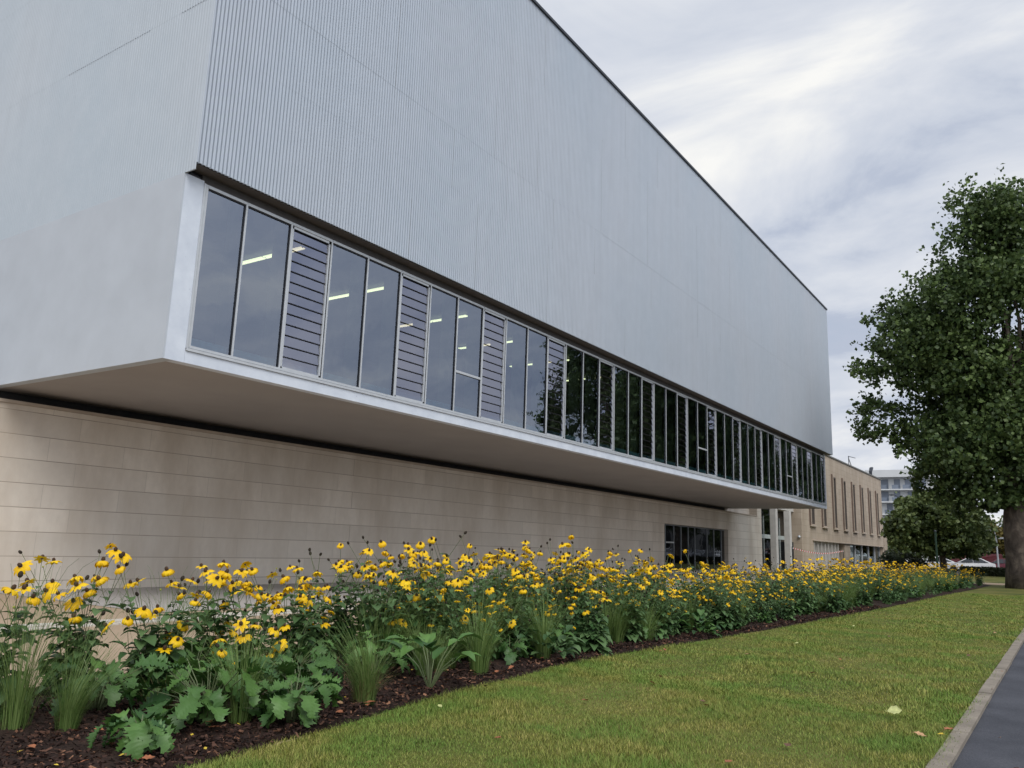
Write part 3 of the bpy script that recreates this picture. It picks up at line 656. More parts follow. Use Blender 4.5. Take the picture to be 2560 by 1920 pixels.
make_tree('distant_tree', (-31, 215, -0.05), cl, None, 60, 0.8, M_LIME, 0.4, 3.0, "leftmost distant tree, just right of the stone building's far corner", 'tree', 43, None, 6)
for i, (x0, lb) in enumerate([(-3.0, "golden distant tree low behind the lamp mast, at the far end of the car park"), (-13.5, "distant tree behind the parked vehicles and the broadleaf tree")]):
    cl = [(x0+r2.uniform(-5, 5), 210+r2.uniform(-3, 3), r2.uniform(2.5, 9), 2.7) for z in range(18)]
    make_tree('distant_tree', (x0, 210, -0.05), cl, None, 60, 0.8, M_GOLD if i == 0 else M_LIME, 0.4, 2.4, lb, 'tree', 51+i, None, 6)
def bush(name, org, w, h, lm, label, seed, size=0.26, per=220, twig=True):
    rng = np.random.default_rng(seed); r = random.Random(seed); t = thing(name, org, label, 'shrub'); o = np.array(org)
    cl = [(org[0]+r.uniform(-w, w), org[1]+r.uniform(-w, w)*.6, org[2]+h*r.uniform(0.3, 0.85), h*0.30) for _ in range(9)]
    P, N = crown_points(rng, cl, per); P[:, 2] = np.maximum(P[:, 2], 0.02); v, f = leaf_quads(rng, P, N, size); link('foliage', np_mesh('foliage', (v-o)*U, f, lm), t)
    m = MB()
    for c in cl: m.tube([org, (Vector(org)+Vector(c[:3]))*.5, c[:3]], [0.05, .04, .02], 4)
    part('branch', m, M_BARK, t)
cl = [(-5.4+r2.uniform(-2.6, 2.6), 168+r2.uniform(-2, 2), r2.uniform(3.4, 10.5), 1.9) for z in range(18)]
make_tree('distant_tree', (-5.4, 168, -0.05), cl, None, 110, 0.55, M_LIME, 0.3, 2.6, "light green tree filling the gap between the lamp mast and the plane tree trunk", 'tree', 61, None, 6)
bush('garden_shrub', (-17.4, 106, 0), 1.5, 2.2, M_SHRUB, "grey-green feathery shrub at the far corner of the stone building", 61)
bush('garden_shrub', (-17.4, 117, 0), 1.3, 3.2, M_SHRUB, "pale-leaved shrub behind the flower bed, left of the white van", 62, 0.34)
bush('garden_shrub', (-14.6, 108, 0), 1.3, 1.6, M_HEDGE, "dark green low shrub in front of the white van", 63)
# hedge
rng = np.random.default_rng(5); n = 26000
P = np.stack([rng.uniform(-9.5, 6, n), rng.uniform(99.2, 100.6, n), rng.uniform(-0.05, 0.80, n)], 1)
edge = rng.integers(0, 3, n); P[edge == 0, 1] = 99.2 + rng.normal(0, .05, (edge == 0).sum()); P[edge == 1, 2] = 0.78 + rng.normal(0, .03, (edge == 1).sum())
v, f = leaf_quads(rng, P, np.tile([0, -1, 0.3], (n, 1)), 0.17)
H = thing('hedge', (-2, 100, 0), "low clipped dark hedge between the lawn and the parked cars", 'hedge')
link('foliage', np_mesh('foliage', (v-np.array([-2, 100, 0]))*U, f, M_HEDGE), H)
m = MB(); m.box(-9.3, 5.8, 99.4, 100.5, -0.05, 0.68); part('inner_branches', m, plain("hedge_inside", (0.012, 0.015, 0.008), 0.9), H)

# ------------------------------------------------------------------ vehicles and street furniture in the distance
def car(org, rot, L, W, Hh, paint, label, van=False, name='parked_car'):
    t = thing(name, org, label, 'van' if van else 'car'); t.rotation_euler = (0, 0, rot)
    hw = W/2
    if van: prof = [(0, .35), (0, 1.0), (.1, 1.25), (.75, 1.45), (1.35, Hh-.12), (1.6, Hh), (L-.1, Hh), (L, Hh-.1), (L, .35)]
    else: prof = [(0, .35), (0, .72), (.15, .85), (1.15, .98), (1.95, Hh-.05), (2.4, Hh), (3.1, Hh-.04), (3.9, 1.02), (L-.05, .92), (L, .4)]
    m = MB(); tap = lambda z: hw*(1-0.16*max(0, (z-.95)/max(.1, Hh-.95))**1.0)
    a = [(x, -tap(z), z) for x, z in prof]; b = [(x, tap(z), z) for x, z in prof]
    n = len(prof)
    for i in range(n): j = (i+1) % n; m.face([a[i], b[i], b[j], a[j]])
    m.face(a[::-1]); m.face(b)
    def pm(nm, mb, mats, sm=False, par=t): o = link(nm, mb.mesh(nm, mats, U/0.75, (0, 0, 0), sm), par); return o
    pm('body', m, paint)
    e = .012; g = MB()
    if van:
        for s in (-1, 1): g.face([(1.0, s*(tap(1.6)+e), 1.25), (1.9, s*(tap(1.6)+e), 1.25), (1.9, s*(tap(1.9)+e), Hh-.25), (1.45, s*(tap(1.9)+e), Hh-.25)])
        g.face([(.74-.02, -hw*.8, 1.47), (.74-.02, hw*.8, 1.47), (1.33-.02, hw*.75, Hh-.16), (1.33-.02, -hw*.75, Hh-.16)])
    else:
        for s in (-1, 1):
            g.face([(1.35, s*(tap(1.0)+e), 1.0), (2.45, s*(tap(1.0)+e), 1.0), (2.45, s*(tap(Hh-.08)+e), Hh-.08), (1.98, s*(tap(Hh-.1)+e), Hh-.1)]); g.face([(2.5, s*(tap(1.0)+e), 1.0), (3.75, s*(tap(1.0)+e), 1.0), (3.1, s*(tap(Hh-.1)+e), Hh-.1), (2.5, s*(tap(Hh-.08)+e), Hh-.08)])
        g.face([(1.2-.02, -hw*.82, 1.01), (1.2-.02, hw*.82, 1.01), (1.93-.02, hw*.76, Hh-.07), (1.93-.02, -hw*.76, Hh-.07)])
    pm('window_glass', g, plain('tinted_car_glass', (0.03, 0.035, 0.04), 0.15, 0, .1, 4, .6) if 'tinted_car_glass' not in bpy.data.materials else bpy.data.materials['tinted_car_glass'])
    for x in (.8, L-.85):
        for s in (-1, 1):
            w = MB(); w.lathe((x, s*hw*.93, .32), [(.1, -.1), (.32, -.1), (.32, .1), (.1, .1)], 14, (0, s, 0)); pm('wheel', w, M_GASKET)
    for s in (-1, 1):
        w = MB(); w.box(-.015, .05, s*hw*.72-.16, s*hw*.72+.16, .62, .78); pm('headlight', w, M_ALU)
    return t
P_WHITE = plain("white_car_paint", (0.78, 0.79, 0.80), 0.3, 0, 0.03, 1, .5); P_RED = plain("red_car_paint", (0.14, 0.025, 0.03), 0.3, 0, .05, 1, .5); P_GREY = plain("grey_car_paint", (0.20, 0.21, 0.23), 0.3, 0.3, .05, 1, .5)
P_MAR = plain("maroon_panel", (0.22, 0.05, 0.07), 0.5)
car((-13.2, 119.0, -0.03), 0.06, 4.3, 1.75, 1.45, P_WHITE, "white parked car behind the hedge, nearest the plane tree")
car((-17.6, 122.0, -0.03), 0.1, 4.1, 1.7, 1.38, P_WHITE, "white parked car partly hidden by yellow flowers, right of the white van")
car((-20.6, 126.5, -0.03), 0.25, 4.6, 1.9, 2.35, P_WHITE, "tall white van parked left of the broadleaf tree's trunk", True, 'parked_van')
car((-14.2, 136.0, -0.03), 0.05, 4.9, 1.9, 1.95, P_RED, "red van with a pale roof parked behind the white car", True, 'parked_van')
car((-10.6, 131.0, -0.03), 0.1, 4.2, 1.75, 1.5, P_MAR, "maroon parked car in the row beside the lamp mast")
car((-8.2, 140.0, -0.03), 0.1, 4.2, 1.75, 1.5, P_WHITE, "white parked car furthest back, right behind the lamp mast")
m = MB(); m.box(-14.0, -11.2, 135.2, 137.6, 2.60, 2.74)
tag(link('roof_rack_load', m.mesh('roof_rack_load', P_WHITE, U, (-12.6, 136, 2.6)), None, Vector((-12.6, 136, 2.6))*U), "flat white load lying on the roof of the red van", 'load')
def lamp(name, org, h, label, arm):
    t = thing(name, org, label, 'lamp'); x, y, z = org
    m = MB(); m.tube([(x, y, z), (x, y, z+h)], [0.12, 0.08], 8); part('pole', m, M_ALU, t)
    m = MB(); m.lathe((x, y, z), [(0.22, 0), (0.22, 0.1), (0.13, 0.3)], 8); part('base', m, M_ALU, t)
    for (dx, dz) in arm:
        m = MB(); m.tube([(x, y, z+h), (x+dx*.5, y, z+h+dz*.8), (x+dx, y, z+h+dz)], 0.05, 6); part('arm', m, M_ALU, t)
        m = MB(); m.box(x+dx-.32, x+dx+.32, y-.2, y+.2, z+h+dz-.10, z+h+dz+.10); part('lamp_head', m, M_ALU, t)
lamp('lamp_mast', (-6.8, 112, -0.03), 4.4, "white mast with two angled floodlight heads beside the plane tree trunk", [(-0.25, 0.75), (0.5, -0.15)])
t = thing('street_lamp', (-20.3, 136, 0), "tall street lamp with a dark flat head in front of the apartment block", 'lamp')
m = MB(); m.tube([(-20.3, 136, 0), (-20.3, 136, 9.6), (-20.6, 136, 10.6), (-21.2, 136, 11.0)], [0.14, 0.08, 0.06, 0.05], 8); part('pole', m, M_COPING, t)
m = MB(); m.lathe((-21.6, 136, 11.0), [(0.1, .1), (.45, 0.02), (.5, -.06), (.2, -.12)], 10); part('lamp_head', m, M_COPING, t, True)
t = thing('sign_post', (-11.15, 95, 0), "slim dark green post standing against the broadleaf tree", 'post')
m = MB(); m.tube([(-11.15, 95, -.05), (-11.15, 95, 4.3)], 0.11, 8); part('pole', m, plain("dark_green_post", (0.02, 0.045, 0.03), 0.5), t); m = MB(); m.lathe((-11.15, 95, 4.3), [(0.11, 0), (0.16, .06), (0.05, .2)], 8); part('cap', m, M_COPING, t)
def person(org, h, rot, top, trousers, label):
    m = MB(); k = h/1.72
    t = thing('person', org, label, 'person'); t.rotation_euler = (0, 0, rot)
    me = bpy.data.meshes.new('body'); J = [(0, 0, .95), (0, 0, 1.15), (0, 0, 1.38), (0, 0, 1.50), (0, 0.02, 1.58), (0, 0.02, 1.70), (.19, 0, 1.40), (.25, .02, 1.12), (.24, .14, .92), (-.19, 0, 1.40), (-.25, .0, 1.12), (-.24, .1, .88), (.10, 0, .90), (.11, .05, .50), (.11, -.05, .08), (.11, .10, .04), (-.10, 0, .90), (-.11, -.05, .50), (-.11, -.18, .10), (-.11, -.04, .04)]
    E_ = [(0, 1), (1, 2), (2, 3), (3, 4), (4, 5), (2, 6), (6, 7), (7, 8), (2, 9), (9, 10), (10, 11), (0, 12), (12, 13), (13, 14), (14, 15), (0, 16), (16, 17), (17, 18), (18, 19)]
    Rr = [.15, .14, .15, .06, .09, .085, .07, .045, .035, .07, .045, .035, .10, .065, .045, .04, .10, .065, .045, .04]
    me.from_pydata([tuple(c*k for c in p) for p in J], E_, []); me.materials.append(trousers); o = link('body', me, t)
    md = o.modifiers.new('skin', 'SKIN')
    for i, r in enumerate(Rr): me.skin_vertices[0].data[i].radius = (r*k, r*k*.8)
    me.skin_vertices[0].data[0].use_root = True
    sb = o.modifiers.new('subsurf', 'SUBSURF'); sb.levels = 1; sb.render_levels = 1
    m = MB(); m.lathe((0, 0, .92*k), [(.17*k, 0), (.165*k, .22*k), (.185*k, .40*k), (.10*k, .53*k)], 12); link('jacket', m.mesh('jacket', top, 1, (0, 0, 0), True), t)
    m = MB(); m.lathe((0, .02*k, 1.60*k), [(.02, .14*k), (.10*k, .10*k), (.105*k, .02*k), (.07*k, -.05*k)][::-1], 10); link('hair', m.mesh('hair', M_SEED, 1, (0, 0, 0), True), t)
person((-12.6, 111, -0.03), 1.70, 0.4, P_WHITE, M_DARK, "person in a white top and dark trousers walking beyond the flowers, by the slim post")

# ------------------------------------------------------------------ lawn blades, mulch chips
rng = np.random.default_rng(77)
def lawn_blades(n, ya, yb, pw, h, w):
    u = rng.random(n); y = ya + (yb-ya)*u**pw; ex = np.interp(y, [p[0] for p in EDGE], [p[1] for p in EDGE])
    x = ex + 0.02 + rng.normal(0, .04, n) + (-1.0-ex)*rng.random(n); x = np.where(x > -1.06, x + np.abs(rng.normal(0, .022, n)), x)
    ang = rng.uniform(0, 2*math.pi, n); lean = rng.uniform(0.2, 1.5, n); H_ = h*rng.uniform(0.45, 1.2, n)*np.clip(1+0.6*np.sin(x*2.1+y*1.3)*np.sin(y*0.9-x), .5, 1.6); W_ = w*rng.uniform(.7, 1.3, n)
    base = np.stack([x*U, y*U, np.full(n, -0.008*U)], 1); d = np.stack([np.cos(ang)*lean, np.sin(ang)*lean, np.ones(n)], 1); s = np.stack([-np.sin(ang), np.cos(ang), np.zeros(n)], 1)
    mid = base + d*np.stack([H_*.35, H_*.35, H_*.55], 1); tip = base + d*np.stack([H_*.95, H_*.95, H_*.9], 1)
    v = np.empty((n, 5, 3)); v[:, 0] = base-s*W_[:, None]; v[:, 1] = base+s*W_[:, None]; v[:, 2] = mid+s*W_[:, None]*.8; v[:, 3] = mid-s*W_[:, None]*.8; v[:, 4] = tip
    b = np.arange(n)[:, None]*5
    return v.reshape(-1, 3), np.concatenate([b+np.array([0, 1, 2]), b+np.array([0, 2, 3]), b+np.array([3, 2, 4])], 1).reshape(-1, 3)
V, F, off = [], [], 0
for (n, a, b, pw, h, w) in ((170000, 3.5, 9.5, 1.2, 0.026, 0.0011), (110000, 9, 20, 1.3, 0.028, 0.0018), (60000, 19, 45, 1.3, 0.030, 0.0034)):
    v, f = lawn_blades(n, a, b, pw, h, w); V.append(v); F.append(f+off); off += len(v)
o = link('lawn_grass', np_mesh('lawn_grass', np.concatenate(V), np.concatenate(F), M_BLADE)); o['kind'] = 'stuff'
tag(o, "short olive green grass blades of the mown lawn", 'grass')
n = 60000
y = 1.5 + 26*rng.random(n)**2.2; ex = np.interp(y, [p[0] for p in EDGE], [p[1] for p in EDGE]); x = ex - 0.01 - (3.35)*rng.random(n)**1.2 + rng.normal(0, .05, n)
L = rng.uniform(.005, .022, n)*(1+y*0.02); W_ = rng.uniform(.003, .008, n)*(1+y*0.03); d = rng.normal(size=(n, 3)); d[:, 2] *= .35; d /= np.linalg.norm(d, axis=1)[:, None]
s = np.cross(d, rng.normal(size=(n, 3))*[.5, .5, 1]); s /= np.linalg.norm(s, axis=1)[:, None]; c = np.stack([x*U, y*U, rng.uniform(.018, .045, n)], 1)
v = np.stack([c-d*L[:, None]-s*W_[:, None]*.6, c-d*L[:, None]*.8+s*W_[:, None], c+d*L[:, None]+s*W_[:, None]*.7, c+d*L[:, None]*.9-s*W_[:, None]], 1).reshape(-1, 3)
o = link('bark_chips', np_mesh('bark_chips', v, np.arange(4*n).reshape(-1, 4), M_CHIP)); o['kind'] = 'stuff'; tag(o, "dark bark chips covering the flower bed", 'mulch')

# ------------------------------------------------------------------ plants
def ovate(mb, base, dirv, L, W, droop, rnd):
    d = Vector(dirv).normalized(); s = d.cross(Vector((0, 0, 1)));  s = s.normalized() if s.length > 1e-3 else Vector((1, 0, 0))
    mid, lf, rg = [], [], []; p = Vector(base); dd = d.copy()
    ws = [0.12, 0.85, 1.0, 0.62, 0.0]
    for i in range(5):
        u_ = s.cross(dd).normalized(); wv = W*ws[i]*.5
        mid.append(p.copy()); lf.append(p + s*wv + u_*wv*.35 + Vector((0, 0, rnd.uniform(-.004, .004)))); rg.append(p - s*wv + u_*wv*.35 + Vector((0, 0, rnd.uniform(-.004, .004))))
        p = p + dd*L/4; dd = (dd + Vector((0, 0, -droop*.3))).normalized()
    b = len(mb.v)
    for i in range(4): mb.v += [tuple(lf[i]), tuple(mid[i]), tuple(rg[i])]
    mb.v.append(tuple(mid[4]))
    for i in range(3):
        a = b+3*i; mb.f += [(a, a+1, a+4, a+3), (a+1, a+2, a+5, a+4)]; mb.mi += [mb.cur]*2
    a = b+9; mb.f += [(a, a+1, b+12), (a+1, a+2, b+12)]; mb.mi += [mb.cur]*2
def lobed(mb, base, dirv, L, W, droop, rnd, roll=0.0):
    """lobed, toothed, pleated leaf blade: five columns across"""
    d = Vector(dirv).normalized(); s = d.cross(Vector((0, 0, 1))).normalized(); s = (Matrix.Rotation(roll, 3, d) @ s)
    n = 18; p = Vector(base); dd = d.copy(); b = len(mb.v); nl = rnd.choice([2.5, 3.0, 3.5]); cup = rnd.uniform(.1, .4); tw = rnd.uniform(-.5, .5)
    for i in range(n+1):
        t = i/n; env = math.sin(math.pi*min(1, t**0.7))**0.65; lobe = 0.42+0.58*abs(math.sin(t*math.pi*nl+0.35))**.8; tooth = 1+0.16*(-1)**i
        wv = W*.5*env*lobe*tooth if 0 < i < n else (W*.05 if i == 0 else 0.0); u_ = s.cross(dd).normalized(); pl = W*.05*math.sin(i*math.pi)*0 + W*.045*(-1)**i
        ss = (s + u_*tw*t*.5).normalized()
        for k in (1, .52, 0, -.52, -1):
            h_ = abs(k)*wv*cup + (pl if abs(k) > .9 else (-pl if abs(k) > .4 else W*.02)) + rnd.uniform(-.02, .02)*W*abs(k)
            mb.v.append(tuple(p + ss*wv*k + dd*(wv*.38*abs(k)) + u_*h_))
        p = p + dd*L/n; dd = (dd + Vector((0, 0, -droop*.10))).normalized()
    for i in range(n):
        for k in range(4):
            a = b+5*i+k; mb.f.append((a, a+1, a+6, a+5)); mb.mi.append(mb.cur)
def petals(mb, c, ax, R, rnd, npet, droop):
    q = Vector(ax).to_track_quat('Z', 'Y').to_matrix(); c = Vector(c); ph = rnd.uniform(0, 6)
    for k in range(npet):
        t = ph + 2*math.pi*k/npet + rnd.uniform(-.12, .12); L = R*rnd.uniform(.85, 1.1); w = R*.25*rnd.uniform(.85, 1.15); dr = droop*rnd.uniform(.7, 1.3)
        o = Vector((math.cos(t), math.sin(t), 0)); s = Vector((-math.sin(t), math.cos(t), 0)); p = o*.010; el = 0.25-dr*.15; b = len(mb.v)
        for i, wv in enumerate((.35, .9, 1.0, .75, .15)):
            cup = Vector((0, 0, -w*.35*wv))
            mb.v += [tuple(c + q @ (p + s*w*wv + cup)), tuple(c + q @ p), tuple(c + q @ (p - s*w*wv + cup))]
            dirp = o*math.cos(el) + Vector((0, 0, 1))*math.sin(el); p = p + dirp*(L/4.2); el -= dr*.42
        for i in range(4):
            a = b+3*i; mb.f += [(a, a+1, a+4, a+3), (a+1, a+2, a+5, a+4)]; mb.mi += [mb.cur]*2
def cone(mb, c, ax, r, h, n=8): mb.lathe(c, [(r*.55, -.002), (r, h*.25), (r*.95, h*.6), (r*.6, h*.9), (r*.15, h)], n, ax)
rr0 = random.Random(99)
HEADS = []
for i in range(7):
    m = MB(); petals(m, (0, 0, 0), (0, 0, 1), [.068, .074, .063, .070, .066, .055, .070][i], rr0, [9, 9, 10, 8, 9, 7, 10][i], [1.0, 1.35, .75, 1.6, 1.15, .45, 1.9][i]); pm_ = m.mesh('flower_head', M_PETAL, 1, (0, 0, 0), True)
    m2 = MB(); cone(m2, (0, 0, 0), (0, 0, 1), .0135, .030, 10); cm_ = m2.mesh('cone', M_CONE, 1, (0, 0, 0), True)
    m3 = MB(); m3.v = list(m.v); m3.f = list(m.f); m3.mi = list(m.mi); m3.mat(1); cone(m3, (0, 0, 0), (0, 0, 1), .0135, .030, 7); HEADS.append((pm_, cm_, m3.mesh('flower_head', [M_PETAL, M_CONE], 1, (0, 0, 0), True)))
m = MB(); cone(m, (0, 0, 0), (0, 0, 1), .0135, .034, 9); SEEDM = m.mesh('seed_head', M_SEED, 1, (0, 0, 0), True)
m = MB(); cone(m, (0, 0, 0), (0, 0, 1), .008, .012, 7); BUDM = m.mesh('bud', M_BUD, 1, (0, 0, 0), True)

def plant_geo(rnd, ns, h, spread, leafy, headrate=(1, 3), low=0.25, lean=(0, 0), FR=0.56):
    """stems + leaves of one coneflower clump; returns mesh builders and head placements"""
    st, lf, heads = MB(), MB(), []
    for i in range(ns):
        a = rnd.uniform(0, 6.283); b0 = Vector((math.cos(a)*.07*rnd.random(), math.sin(a)*.07*rnd.random(), -.01)); hh = h*rnd.uniform(.55, 1.0)**.8 if rnd.random() > low else h*rnd.uniform(.35, .6)
        out_ = spread*rnd.uniform(.15, 1.15)*hh; a2 = a + rnd.uniform(-.5, .5)
        tip = b0 + Vector((math.cos(a2)*out_ + lean[0]*hh, math.sin(a2)*out_ + lean[1]*hh, hh)); mid = b0.lerp(tip, .5) + Vector((0, 0, .06*hh)) - Vector((math.cos(a2), math.sin(a2), 0))*out_*.15
        def at(t): return b0.lerp(mid, t*2) if t < .5 else mid.lerp(tip, t*2-1)
        p7 = at(.72)
        st.tube([b0, at(.25), at(.5), p7, tip], [.0045, .004, .0035, .003, .0022], 4, False)
        nl = int(leafy*rnd.uniform(.8, 1.3))
        for k in range(nl):
            t = .05 + .72*((k+rnd.random())/nl)**1.25; al = k*2.4 + rnd.uniform(-.6, .6); L = (.225-.165*t)*rnd.uniform(.6, 1.3)
            ovate(lf, at(t), (math.cos(al), math.sin(al), rnd.uniform(.05, .6)), L, L*rnd.uniform(.46, .66), rnd.uniform(.5, 1.7), rnd)
        td = (tip-p7).normalized(); nh = rnd.randint(*headrate)
        for k in range(nh):
            if k == 0: hp, hd = tip, td
            else:
                s0 = at(rnd.uniform(.55, .8)); aa = rnd.uniform(0, 6.283); ln = h*rnd.uniform(.14, .32); hp = s0 + Vector((math.cos(aa)*ln*.45, math.sin(aa)*ln*.45, ln)); hd = (hp-s0).normalized()
                st.tube([s0, s0.lerp(hp, .5)+Vector((0, 0, -.01)), hp], [.0026, .0022, .0018], 3, False)
                if rnd.random() < .7: ovate(lf, s0, (math.cos(aa), math.sin(aa), .4), .06, .03, 1, rnd)
            ax_ = (hd + Vector((rnd.uniform(-.5, .5), rnd.uniform(-.6, .3), 0))).normalized(); q = rnd.random()
            heads.append((hp, ax_, 'f' if q < FR else ('s' if q < .93 else 'b'), rnd.randrange(7), rnd.uniform(.8, 1.12)))
    return st, lf, heads
def near_plant(x, y, seed, ns, h, spread, leafy, label, headrate=(1, 3), low=.25, lean=(0, 0)):
    rnd = random.Random(seed); st, lf, heads = plant_geo(rnd, ns, h, spread, leafy, headrate, low, lean)
    t = thing('coneflower', (x, y, 0.02), label, 'flower', "yellow coneflowers in the bed")
    link('stem_cluster', st.mesh('stem_cluster', M_STEM), t); link('foliage', lf.mesh('foliage', M_LEAF, 1, (0, 0, 0), True), t)
    for hp, ax_, kind, k, sc in heads:
        e_ = ax_.to_track_quat('Z', 'Y').to_euler()
        if kind == 'f':
            o = link('flower_head', HEADS[k][0], t, hp, e_, sc); link('cone', HEADS[k][1], o)
        else: link('seed_head' if kind == 's' else 'bud', SEEDM if kind == 's' else BUDM, t, hp, e_, sc)
NEAR = [
 (-7.25, 3.35, 1, 9, .98, .46, 14, "coneflower cropped by the left edge of the photo, its seed heads against the wall"),
 (-7.75, 4.35, 2, 12, 1.00, .42, 17, "tall coneflower clump left of the path gap, with a single flower at its very top"),
 (-7.15, 4.75, 3, 13, .92, .55, 15, "coneflower clump leaning right over the path, many dark seed heads at its top right"),
 (-7.70, 5.75, 4, 12, .98, .44, 16, "coneflower clump right of the path gap, with green buds and one high flower"),
 (-7.15, 6.35, 5, 12, .98, .44, 16, "coneflower clump with upright dark seed heads, second right of the path gap"),
 (-7.75, 7.25, 6, 13, 1.02, .42, 16, "coneflower clump with crowded heads where the bed begins to thicken"),
 (-6.95, 7.60, 7, 11, .90, .48, 16, "coneflower behind the large-leaved plant standing alone on the bark"),
 (-8.05, 6.55, 8, 9, .85, .30, 9, "shorter coneflower at the back edge of the bed beside the beige path"),
 (-6.75, 5.30, 9, 5, .55, .5, 6, "low sparse coneflower with a few drooping flowers near the bark chips"),
 (-6.75, 5.95, 10, 4, .42, .45, 9, "very low coneflower half hidden behind the lobed mounds, left of the large-leaved plant"),
]
for x, y, sd_, ns, h, sp, lfy, lb in NEAR: near_plant(x, y, sd_, ns, h, sp, lfy, lb)
near_plant(-6.55, 11.6, 21, 13, 1.22, .24, 11, "tallest coneflower clump of the front half, rising above the thicket before bare wall", (2, 3), .15)
near_plant(-5.85, 10.9, 22, 4, .95, .16, 26, "dark leafy upright coneflower stalk standing alone on the front edge bark", (1, 2), .3)

# mid and far plants: a few masters, copied
def make_master(seed, ns, h, sp, lfy, hr, low, sep, fr=.5):
    rnd = random.Random(seed); st, lf, heads = plant_geo(rnd, ns, h, sp, lfy, hr, low, (rnd.uniform(-.15, .15), rnd.uniform(-.15, .15)), fr)
    if sep: return (st.mesh('stem_cluster', M_STEM), lf.mesh('foliage', M_LEAF, 1, (0, 0, 0), True), heads)
    fo = MB(); fo.v = lf.v + st.v; nb = len(lf.v); fo.f = lf.f + [tuple(i+nb for i in f) for f in st.f]; fo.mi = [0]*len(lf.f) + [1]*len(st.f)
    V, F, MI, off = [], [], [], 0
    for hp, ax_, kind, k, sc in heads:
        me = HEADS[k][2] if kind == 'f' else SEEDM; R = ax_.to_track_quat('Z', 'Y').to_matrix()*sc
        for p in me.vertices: V.append(tuple(R @ p.co + hp))
        for p in me.polygons: F.append(tuple(i+off for i in p.vertices)); MI.append(p.material_index if kind == 'f' else 1)
        off += len(me.vertices)
    hb = MB(); hb.v, hb.f, hb.mi = V, F, MI
    b0 = len(fo.v); fo.v += V; fo.f += [tuple(i+b0 for i in f) for f in F]; fo.mi += [i+2 for i in MI]
    return fo.mesh('coneflower', [M_LEAF, M_STEM, M_PETAL, M_CONE], 1, (0, 0, 0), True)
MID = [make_master(300+i, 12, 1.14, .46, 21, (1, 2), .30, True, .52) for i in range(8)]
MID2 = [make_master(340+i, 12, 1.16, .48, 20, (1, 2), .25, True, .47) for i in range(6)]
FAR = [make_master(400+i, 13, 1.16, .48, 18, (1, 2), .25, False, .55) for i in range(6)]
rp = random.Random(2024)
def spot_label(y):
    if y < 13: return "coneflower clump in the thicket before bare stone wall, left of the ground-floor window"
    if y < 20: return "coneflower clump in the dense bed's middle, below the ground-floor window"
    if y < 32: return "coneflower clump in the dense bed below the entrance columns"
    return "coneflower clump in the far mass of yellow flowers leading to the hedge"
placed = []
def free(x, y, dmin):
    for (a, b) in placed:
        if (a-x)**2 + (b-y)**2 < dmin*dmin: return False
    placed.append((x, y)); return True
cnt = 0
for (ya, yb, num, dmin) in ((8.0, 13, 46, .42), (13, 20, 60, .48), (20, 34, 75, .58), (34, 62, 80, .72)):
    k = tries = 0
    while k < num and tries < 6000:
        tries += 1; y = rp.uniform(ya, yb); fx = edge_x(y); inset = .72 if y < 10 else (0.48 if y < 14 else .26)
        x = rp.uniform(-8.25, fx-inset)
        if not free(x, y, dmin): continue
        k += 1; sc = rp.choice([rp.uniform(.62, .85), rp.uniform(.8, 1.0), rp.uniform(.9, 1.12)])*(1.0 if y < 13 else (.95 if y < 16 else .86)); rot = rp.uniform(0, 6.28)
        front = (x > fx-inset-.45)
        if front: sc *= rp.uniform(.62, .85)
        if y > 40: sc *= .94
        if y >= 34:
            tag(link('coneflower', FAR[cnt % 6], None, (x*U, y*U, .015), (0, 0, rot), sc), spot_label(y), 'flower', "yellow coneflowers in the bed"); cnt += 1; continue
        t = thing('coneflower', (x, y, 0.02), spot_label(y), 'flower', "yellow coneflowers in the bed", rot, sc)
        if True:
            a, b, heads = MID[cnt % 8] if y < 20 else MID2[cnt % 6]; link('stem_cluster', a, t); link('foliage', b, t)
            for hp, ax_, kind, kk, s_ in heads:
                e_ = ax_.to_track_quat('Z', 'Y').to_euler()
                if kind == 'f': link('flower_head', HEADS[kk][2], t, hp, e_, s_)
                elif kind == 's': link('seed_head', SEEDM, t, hp, e_, s_)
        cnt += 1

# ornamental grass tufts
def tuft_mesh(seed, n, h, spread, w, mat, seedy=0.0):
    rnd = random.Random(seed); mb = MB(); tl = (rnd.uniform(-.22, .22), rnd.uniform(-.22, .22))
    for i in range(n):
        a = rnd.uniform(0, 6.283); r0 = .075*math.sqrt(rnd.random()); hh = h*rnd.uniform(.45, 1.0); out_ = spread*rnd.uniform(.1, 1)**1.3*hh; o = Vector((math.cos(a), math.sin(a), 0)); s = Vector((-math.sin(a), math.cos(a), 0)); base = o*r0; b = len(mb.v); bend = rnd.uniform(.0, .75); w_ = w*rnd.uniform(.6, 1.2)
        for j in range(5):
            t = j/4; p = base + o*(out_*t**1.7) + Vector((0, 0, hh*(t - bend*t*t*.5))); ww = w_*(1-t)**.6 + .0004
            p = p + Vector((tl[0]*t*t*hh, tl[1]*t*t*hh, -.5*(tl[0]**2+tl[1]**2)*t*hh)); mb.v += [tuple(p+s*ww), tuple(p-s*ww)]
        for j in range(4): k = b+2*j; mb.f.append((k, k+1, k+3, k+2)); mb.mi.append(0)
        if rnd.random() < seedy:
            mb.mat(0); p = base + o*out_ + Vector((0, 0, hh*(1-bend*.5)))
            q = p + o*.10*rnd.uniform(.5, 1.5) + Vector((0, 0, .16)); mb.tube([p, p.lerp(q, .5)+Vector((0, 0, .03)), q], [.0012, .001, .0008], 3, False)
    return mb.mesh('grass_tuft', mat)
TM = [tuft_mesh(500+i, [270, 230, 200, 260, 180, 290, 240][i], [.70, .80, .62, .76, .66, .58, .74][i], [.82, .70, .98, .75, .9, .95, .66][i], .0017, M_TUFT, [.15, .05, .2, .05, .3, .1, .1][i]) for i in range(7)]
